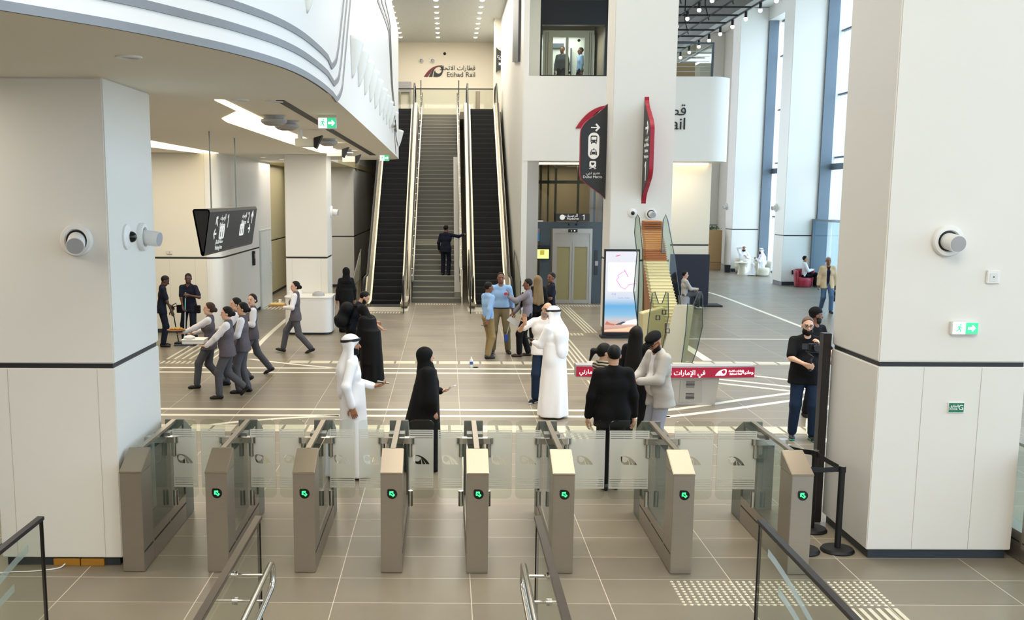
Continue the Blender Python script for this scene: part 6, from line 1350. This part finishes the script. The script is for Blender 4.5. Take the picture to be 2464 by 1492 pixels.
p = at(458, 830); g = person('cleaner in navy with a red collar holding a white mop', p, 1.68, 172, CLN, 'cleaners in navy', fl=(-.14, 0, 0), fr=(.14, 0, 0), hl=(-.08, .2, 1.24), hr=(.06, .24, .93), er=(.9, -.3, -.3), el=(-.9, -.2, -.4), cl=1.2, cr=1.2, head=(14, 6, 0))
ha = (g.W(g.palm[0][0])); hb_ = (g.W(g.palm[1][0])); ft = Vector(onz(444, 832)); m_ = thing('mop', 'white mop with a teal grip and flat grey pad held by the cleaner', 'mop', (ft[0], ft[1], 0)); dd = (ha - ft).normalized()
MB().tube([ft + Vector((0, 0, .03)), ft + dd * .35], .014, 8).tube([ft + dd * (.95 * (hb_ - ft).length), ha + dd * .06], .013, 8).build('grip', mat('mop_teal', '#7fc2c4', .5), m_); MB().tube([ft + dd * .3, ft + dd * (.96 * (hb_ - ft).length)], .013, 8).build('pole', WHITE, m_); MB().box(ft[0] - .24, ft[0] + .24, ft[1] - .06, ft[1] + .06, .003, .03).build('pad', mat('mop_pad', '#4b5260', .9), m_, bevel=.01)
for sg in (-1, 1):
    c = g.W((sg * .22, .03, .86)); tag(MB().box(c[0] - .06, c[0] + .06, c[1] - .06, c[1] + .06, c[2] - .1, c[2] + .08).build('belt_pouch', BLKC, bevel=.01), 'black belt pouch on the %s hip of the cleaner with the mop' % ('right' if sg > 0 else 'left'), 'pouch')
# --- black abaya by the escalator, bending pair
ABY = dict(fem=True, skin='tan', robe=ABAYA, shayla=True, flare=(.25, .22), wide_sleeve=True, hemz=.02)
p = at(834, 799); person('woman in black abaya standing with her back turned by the left escalator', p, 1.66, 25, dict(ABY, flare=(.2, .18)), None, head=(10, 0, 0))
p = at(852, 905); gb = person('man with black backpack bending forward, beside the woman in black', p, 1.72, -78, dict(shirt=NAVYC, sleeve=.34, trousers=BLKC, hair='short', skin='light', backpack=True, beard=.9), None, lean=22, hr=(.16, .50, .98), hl=(-.1, .44, 1.06), pr=(0, 0, 1), cr=.6, head=(0, 22, 0), hip=(0, -.06))
p = at(898, 917); person('woman in black abaya leaning towards the man with the backpack', p, 1.48, 62, dict(ABY, cape=True, flare=(.27, .25), top_r=(.22, .21), fat=1.1), None, lean=20, hl=(-.08, .36, .92), hr=(.05, .4, .72), head=(0, 30, 0), pr=(0, 0, 1))
# --- white robe and black abaya at the gates
ROBE = dict(skin='tan', robe=KAND, ghutra=True, hair='short', beard=.95, shoes=mat('sandal_tan', '#a98a68', .6), flare=(.225, .2), nf=6)
p = at(852, 1146); g = person('man in white robe and headcloth looking right, holding a dark phone', p, 1.80, -84, dict(ROBE, fold=.06, ph=1.0), None, fl=(-.1, .06, 0), fr=(.1, -.04, 0), hl=(-.2, .25, 1.08), hdl=(.1, 1, .1), hr=(.28, -.02, .92), pl=(0, 0, 1), cl=.5, lean=-2, head=(-4, 0, 0), el=(-.4, -.7, -.6))
pm = g.palm[0]; c = g.W(pm[0] + V(.0, .05, .02)); 
def phone(c, d, lab, m=BLACKG, sz=(.075, .155, .009), tilt=15):
    d = Vector((d[0], d[1], 0)).normalized(); t = thing('phone', lab, 'phone', c); u = Vector((-d.y, d.x, 0)); w = (d * math.cos(math.radians(tilt)) + Vector((0, 0, math.sin(math.radians(tilt))))); n_ = u.cross(w)
    pr_ = lambda k0, k1, a, b: MB().prism(rrect(-sz[0] / 2 * a, sz[0] / 2 * a, -sz[1] / 2 * b, sz[1] / 2 * b, .012), lambda x, y: Vector(c) + u * x + w * y + n_ * k0, lambda x, y: Vector(c) + u * x + w * y + n_ * k1)
    pr_(-sz[2] / 2, sz[2] / 2, 1, 1).build('phone_case', m, t); pr_(sz[2] / 2, sz[2] / 2 + .001, .92, .94).build('phone_screen', BLACKG, t); pr_(-sz[2] / 2 - .002, -sz[2] / 2, .4, .22).build('camera_bump', BLACKG, t)
    return t
phone(c, g.D((.2, 1, 0)), 'dark phone in the hand of the man in white robe looking right', tilt=-8)
p = at(1030, 1130); g = person('woman in black abaya and headscarf looking right, holding a white phone', p, 1.59, -82, dict(ABY, cape=True, capes=1.35, skin='light', flare=(.2, .19), shoes=SHOEB, fold=.04), None, fl=(-.08, .04, 0), fr=(.08, -.02, 0), hl=(-.14, .2, 1.1), hdl=(.1, 1, .15), hr=(.2, .1, .66), pl=(0, 0, 1), cl=.5, head=(-4, -2, 0), lean=-3)
c = g.W(g.palm[0][0] + V(0, .06, .02)); phone(c, g.D((.5, 1, 0)), 'white phone held by the woman in black headscarf', WHITE, tilt=25)
# --- man on the stairs
p = (ony(1072, 660, 35.45)[0], 35.45, .8); person('man in dark clothes standing on the stairs, reaching for the right rail', p, 1.70, -14, dict(shirt=NAVYC, trousers=NAVYC, hair='short', skin='brown', hem=-.14), None, hr=(.58, .22, 1.42), hl=(-.26, .1, .9), pr=(0, 0, -1), head=(-18, 0, 0), lean=4)
# --- talking group by the right escalator
p = at(1173, 862); g = person('man in light blue shirt seen from the side, holding a phone behind him', p, 1.66, -62, dict(shirt=BLUES, trousers=KHAKI, hair='crop', skin='brown', shoes=SHOEB), None, fl=(-.1, .06, 0), fr=(.1, -.05, 0), hl=(-.24, .12, .86), hr=(.24, -.16, .86), head=(-6, 6, 0))
phone(g.W(g.palm[1][0] + V(0, -.04, -.05)), g.D((0, -1, 0)), 'dark phone held behind by the man in blue seen from the side')
p = at(1203, 850); g = person('tall man in light blue shirt with a red badge, facing the camera', p, 1.82, 178, dict(shirt=BLUES, trousers=KHAKI2, hair='short', skin='brown', belt=BLACK, collar=BLUES, hem=.03), None, fl=(-.17, .0, 0), fr=(.16, .04, 0), hl=(-.27, -.1, .88), hr=(.24, -.06, .9), head=(2, 0, 0), toe=(18, -14))
flat('chest_badge', [circ(0, 0, .034, 16)], mat('badge_red', '#c6284a', .5, var=0), V(*g.T(-.1, .158, .36)), (-1, 0, 0), (0, 0, 1), g.o, world=False)
p = at(1268, 858); g = person('man in grey shirt and black tie facing left with a raised hand', p, 1.73, 78, dict(shirt=GSH, trousers=BLKC, hair='crop', skin='brown', tie=BLKC, shoes=SHOEBR, fat=1.1), None, fl=(-.09, .16, 0), fr=(.09, -.02, 0), hr=(.14, .32, .96), hl=(-.14, .4, 1.34), hdl=(0, .1, 1), pl=(0, 1, 0), cl=.5, head=(6, 4, 0))
c = g.W(g.palm[1][0]); r = thing('lobby_flag', 'white fan shaped paper with a blue tag on a stick, held by the grey-shirted man', 'paper', c); e_ = Vector(ony(1219, 806, c[1]))
MB().tube([c, e_], .008, 6).build('stick', mat('stick_pale', '#c9d2c0', .5), r); q_ = Vector(ony(1217, 812, c[1])); MB().box(q_[0] - .03, q_[0] + .05, q_[1] - .03, q_[1] + .03, q_[2] - .09, q_[2] + .07).build('blue_tag', mat('tag_blue', '#2b4fae', .5), r, bevel=.01)
pp = [ony(u, v, c[1] - .05) for u, v in ((1219, 770), (1228, 761), (1250, 775), (1251, 784), (1238, 783))]; MB().py([(a[0], a[2]) for a in pp], c[1] - .06, c[1] - .05).build('paper_fan', TEEW, r)
p = (ony(1293, 700, 24.2)[0], 24.2, 0); person('woman with long blond hair and black jacket, seen from behind', p, 1.66, 10, dict(fem=True, shirt=BLKC, jacket=BLKC, trousers=BLKC, hair='long', hairm=HBLOND, skin='light', open=0), None)
p = (ony(1326, 700, 24.6)[0], 24.6, 0); person('man in navy polo smiling to the left, in front of the lift', p, 1.70, 98, dict(shirt=NAVYC, sleeve=.36, trousers=BLKC, hair='crop', skin='brown', collar=NAVYC), None, hl=(-.1, .26, 1.06), hr=(.14, .28, 1.0), head=(22, 0, 0))
# --- bald man on the phone and man in white robe
p = at(1306, 968); g = person('bald man in white tee and dark jeans with a phone at his ear', p, 1.73, 170, dict(shirt=TEEW, sleeve=.36, trousers=DENIM, hair=None, skin='light', beard=1.0, beardm=HGREY, glasses=True, shoes=NAVYC, sole=SOLE, fat=1.06, hem=-.1), None, fl=(-.12, -.02, 0), fr=(.13, .06, 0), hr=(.3, .28, 1.42), hl=(-.16, .16, 1.30), hdr=(.1, .3, 1), pr=(0, 1, 0), er=(.8, -.1, -.7), el=(-.9, .1, -.6), cr=.3, cl=.9, head=(6, 6, -22), toe=(10, -30))
hh = g.W(g.hp(-.085, .02, -.05)); tag(MB().box(-.008, .008, -.035, .035, -.075, .075).build('phone', BLACKG, bevel=.004), 'black phone at the ear of the bald man', 'phone'); o_ = bpy.data.objects[[x.name for x in COL.objects if x.name.startswith('phone')][-1]]
p = at(1332, 1004); g = person('man in white robe and headcloth seen from behind, beside the bald man', p, 1.78, 52, dict(ROBE, fat=1.08, flare=(.25, .23), drape=1.25, hair=None, beard=None, fold=.06, ph=2), None, hl=(-.06, .34, 1.16), hr=(.28, .05, .84), pl=(0, 0, 1), lean=2, head=(4, 8, 0))
phone(g.W(g.palm[0][0] + V(0, .04, .02)), g.D((0, 1, 0)), 'dark phone held by the man in white robe seen from behind')
# --- group behind the right gates
p = at(1446, 1108); person('woman with a ponytail in a striped knit top', p, 1.58, -60, dict(fem=True, shirt=CHECK, sleeve=.95, trousers=BLKC, hair='pony', skin='light', hem=-.1), None, head=(-22, 6, 0), hl=(-.2, .24, .9), hr=(.2, .2, .9))
p = at(1468, 1178); g = person('man in black suit seen from behind at the gates', p, 1.76, 6, dict(shirt=WSH, jacket=SUIT, trousers=SUIT, hair='crop', skin='light', open=0, vest_hem=-.16, fat=1.05), None, hr=(.29, .05, .82), hl=(-.29, .05, .84), head=(-6, 2, 0), fl=(-.07, 0, 0), fr=(.07, .03, 0))
c = g.W(g.palm[1][0]); tag(MB().box(c[0] + .01, c[0] + .05, c[1] - .01, c[1] + .0, c[2] - .28, c[2] - .02).build('lanyard_strap', mat('strap_cream', '#d3ccb8', .7, var=.2, scale=30)), 'cream lanyard hanging from the hand of the man in black suit', 'lanyard')
p = (ony(1531, 850, 14.6)[0], 14.6, 0); person('woman with long black hair, behind the man in the cap', p, 1.68, -30, dict(fem=True, shirt=BLKC, trousers=BLKC, hair='long', skin='light'), None)
p = at(1583, 1118); g = person('man in black cap and open pale shirt looking down at a blue device', p, 1.79, 108, dict(shirt=TEEW, jacket=LGREY, trousers=PGREY, skin='tan', beard=1.0, glasses=True, cap='beret', fat=1.12, sleeve=.6, vest_hem=-.16), None, lean=6, hl=(-.08, .36, 1.12), hr=(.1, .38, 1.1), pl=(0, 0, 1), pr=(0, 0, 1), cl=.8, cr=.8, head=(14, 30, 0))
c = g.W((0, .50, 1.14)); r = thing('handheld_device', 'blue round handheld device looked at by the man in the cap', 'device', c); MB().cyl(c + Vector((0, -.05, 0)), c + Vector((0, .03, .02)), .06, n=24).build('blue_ring', mat('device_blue', '#2f74a8', .4), r, smooth=True); MB().box(c[0] - .02, c[0] + .12, c[1] + .02, c[1] + .06, c[2] - .04, c[2] + .05).build('device_body', BLACK, r, bevel=.006)
w_ = g.W(g.arms[1][2] + (g.arms[1][1] - g.arms[1][2]) * .12); tag(MB().cyl(w_ + Vector((-.02, 0, 0)), w_ + Vector((.02, 0, .01)), .036, n=18).build('wrist_watch', BLACK), 'black watch on the wrist of the man in the cap', 'watch')
# --- camera man and the man behind
p = at(1928, 1056); g = person('bearded man in black polo and jeans filming with a camera on a gimbal', p, 1.80, 172, dict(shirt=BLKC, sleeve=.42, trousers=DENIM, skin='fair', hair='crop', hairm=SHAVE, beard=1.15, beardm=DARKH, glasses=True, fat=1.16, shoes=SHOEB, sole=TEAL, hem=-.14, wide=.014), None, fl=(-.13, .06, 0), fr=(.13, -.02, 0), hr=(.08, .36, 1.13), hl=(-.09, .34, 1.38), er=(.9, -.5, -.4), el=(-.9, -.1, -.6), pr=(-1, .2, 0), pl=(1, .2, 0), cr=1.3, cl=.9, hdl=(.2, .5, .8), head=(0, 4, 0))
hq = g.W(g.palm[1][0]); cm = thing('camera_gimbal', 'black camera on a handheld gimbal', 'camera', hq); cc = hq + Vector((0.02, -.03, .27))
MB().tube([hq - Vector((0, 0, .08)), hq + Vector((0, 0, .07))], .02, 10).build('grip', BLACK, cm); MB().tube([hq + Vector((0, 0, .07)), hq + Vector((.04, .02, .12)), hq + Vector((-.02, .0, .16)), cc + Vector((-.09, 0, -.07)), cc + Vector((.08, 0, -.07))], .014, 8).build('gimbal_arm', DARKM, cm)
MB().box(cc[0] - .07, cc[0] + .07, cc[1] - .03, cc[1] + .05, cc[2] - .05, cc[2] + .05).build('camera_body', BLACK, cm, bevel=.01); MB().cyl(cc + Vector((.01, -.03, 0)), cc + Vector((.01, -.13, 0)), .042, .046, n=20).build('lens', BLACKG, cm, smooth=True); MB().box(cc[0] - .16, cc[0] - .09, cc[1] - .02, cc[1], cc[2] - .03, cc[2] + .05).build('monitor', BLACKG, cm); MB().tube([cc + Vector((-.09, 0, -.02)), cc + Vector((-.1, 0, -.07))], .008, 6).build('monitor_arm', BLACK, cm)
p = (ony(1962, 760, 16.4)[0], 16.4, 0); person('bearded man in black with a black cap, standing behind the camera man', p, 1.76, -150, dict(shirt=BLKC, sleeve=.4, trousers=BLKC, skin='brown', beard=1.1, cap='flat', hair='crop', collar=BLKC), None, head=(62, 2, 0), hr=(.2, .26, 1.0), hl=(-.2, .22, .98))
# --- lounge
p = at(1986, 752); g = person('grey haired man in beige jacket walking with a black bag', p, 1.72, 176, dict(shirt=NAVYC, jacket=BEIGE, trousers=DENIM2, skin='brown', hair='crop', hairm=HGREY, vest_hem=-.16, res=1.1), None, fl=(-.09, .22, 0), fr=(.09, -.2, .05, 30), hl=(-.27, .04, .78), hr=(.28, .02, .82))
c = g.W(g.palm[0][0]); r = thing('hand_bag', 'black bag carried by the man in beige jacket', 'bag', c); MB().box(c[0] - .06, c[0] + .07, c[1] - .16, c[1] + .16, c[2] - .42, c[2] - .12).build('bag_body', BLACK, r, bevel=.03); MB().tube([c + Vector((0, -.08, -.12)), c + Vector((0, -.04, -.02)), c + Vector((0, .04, -.02)), c + Vector((0, .08, -.12))], .01, 6).build('bag_handle', BLACK, r)
SIT = dict(fl=(-.12, .44, 0), fr=(.12, .44, 0), pz=.44)
person('seated man in white robe facing the camera, by the far window', (13.78, 48.3, 0), 1.72, 170, dict(ROBE, res=1.3, flare=(.2, .3), top_r=(.2, .2), trousers=KAND), None, hl=(-.1, .3, .78), hr=(.1, .25, 1.2), **SIT)
person('seated man in white robe seen from the side in the cream armchair', (14.1, 46.4, 0), 1.72, 80, dict(ROBE, res=1.3, flare=(.2, .3), top_r=(.2, .2), trousers=KAND), None, hl=(-.1, .3, .78), hr=(.1, .3, .78), lean=8, **SIT)
person('person in dark trousers and white top sitting in the red armchair', (14.04, 40.75, 0), 1.7, -100, dict(shirt=WSH, trousers=BLKC, skin='tan', hair='short', res=1.4), None, hl=(-.1, .3, .7), hr=(.1, .3, .7), **SIT)
p0 = (ony(1640, 700, 33.0)[0], 32.6, 0); person('seated person in pale top and white trainers behind the slat sculpture', p0, 1.66, -88, dict(shirt=LGREY, trousers=GTRO, skin='light', hair='short', res=1.3, shoes=SOLE), None, hl=(-.1, .34, .62), hr=(.1, .36, .66), **SIT)
tag(MB().lathe([(.2, 0), (.17, .2), (.2, .4), (.02, .41)], (p0[0], p0[1], 0), 18).build('low_stool', GREYP, smooth=True), 'low grey stool under the seated person behind the sculpture', 'stool')
for u, sh_, l, rz in ((1352, cloth('slate_shirt', '#4b555c'), 'dark clothed person seen through the upper lift glass, left one', 150), (1396, BLUES, 'person in blue shirt seen through the upper lift glass, right one', 100)):
    q_ = ony(u, 170, 35.6); person(l, (q_[0], 35.6, 6.75), 1.66 if u < 1370 else 1.62, rz, dict(shirt=sh_, trousers=BLKC, hair='crop', skin='brown', res=1.5), 'people inside the upper lift')
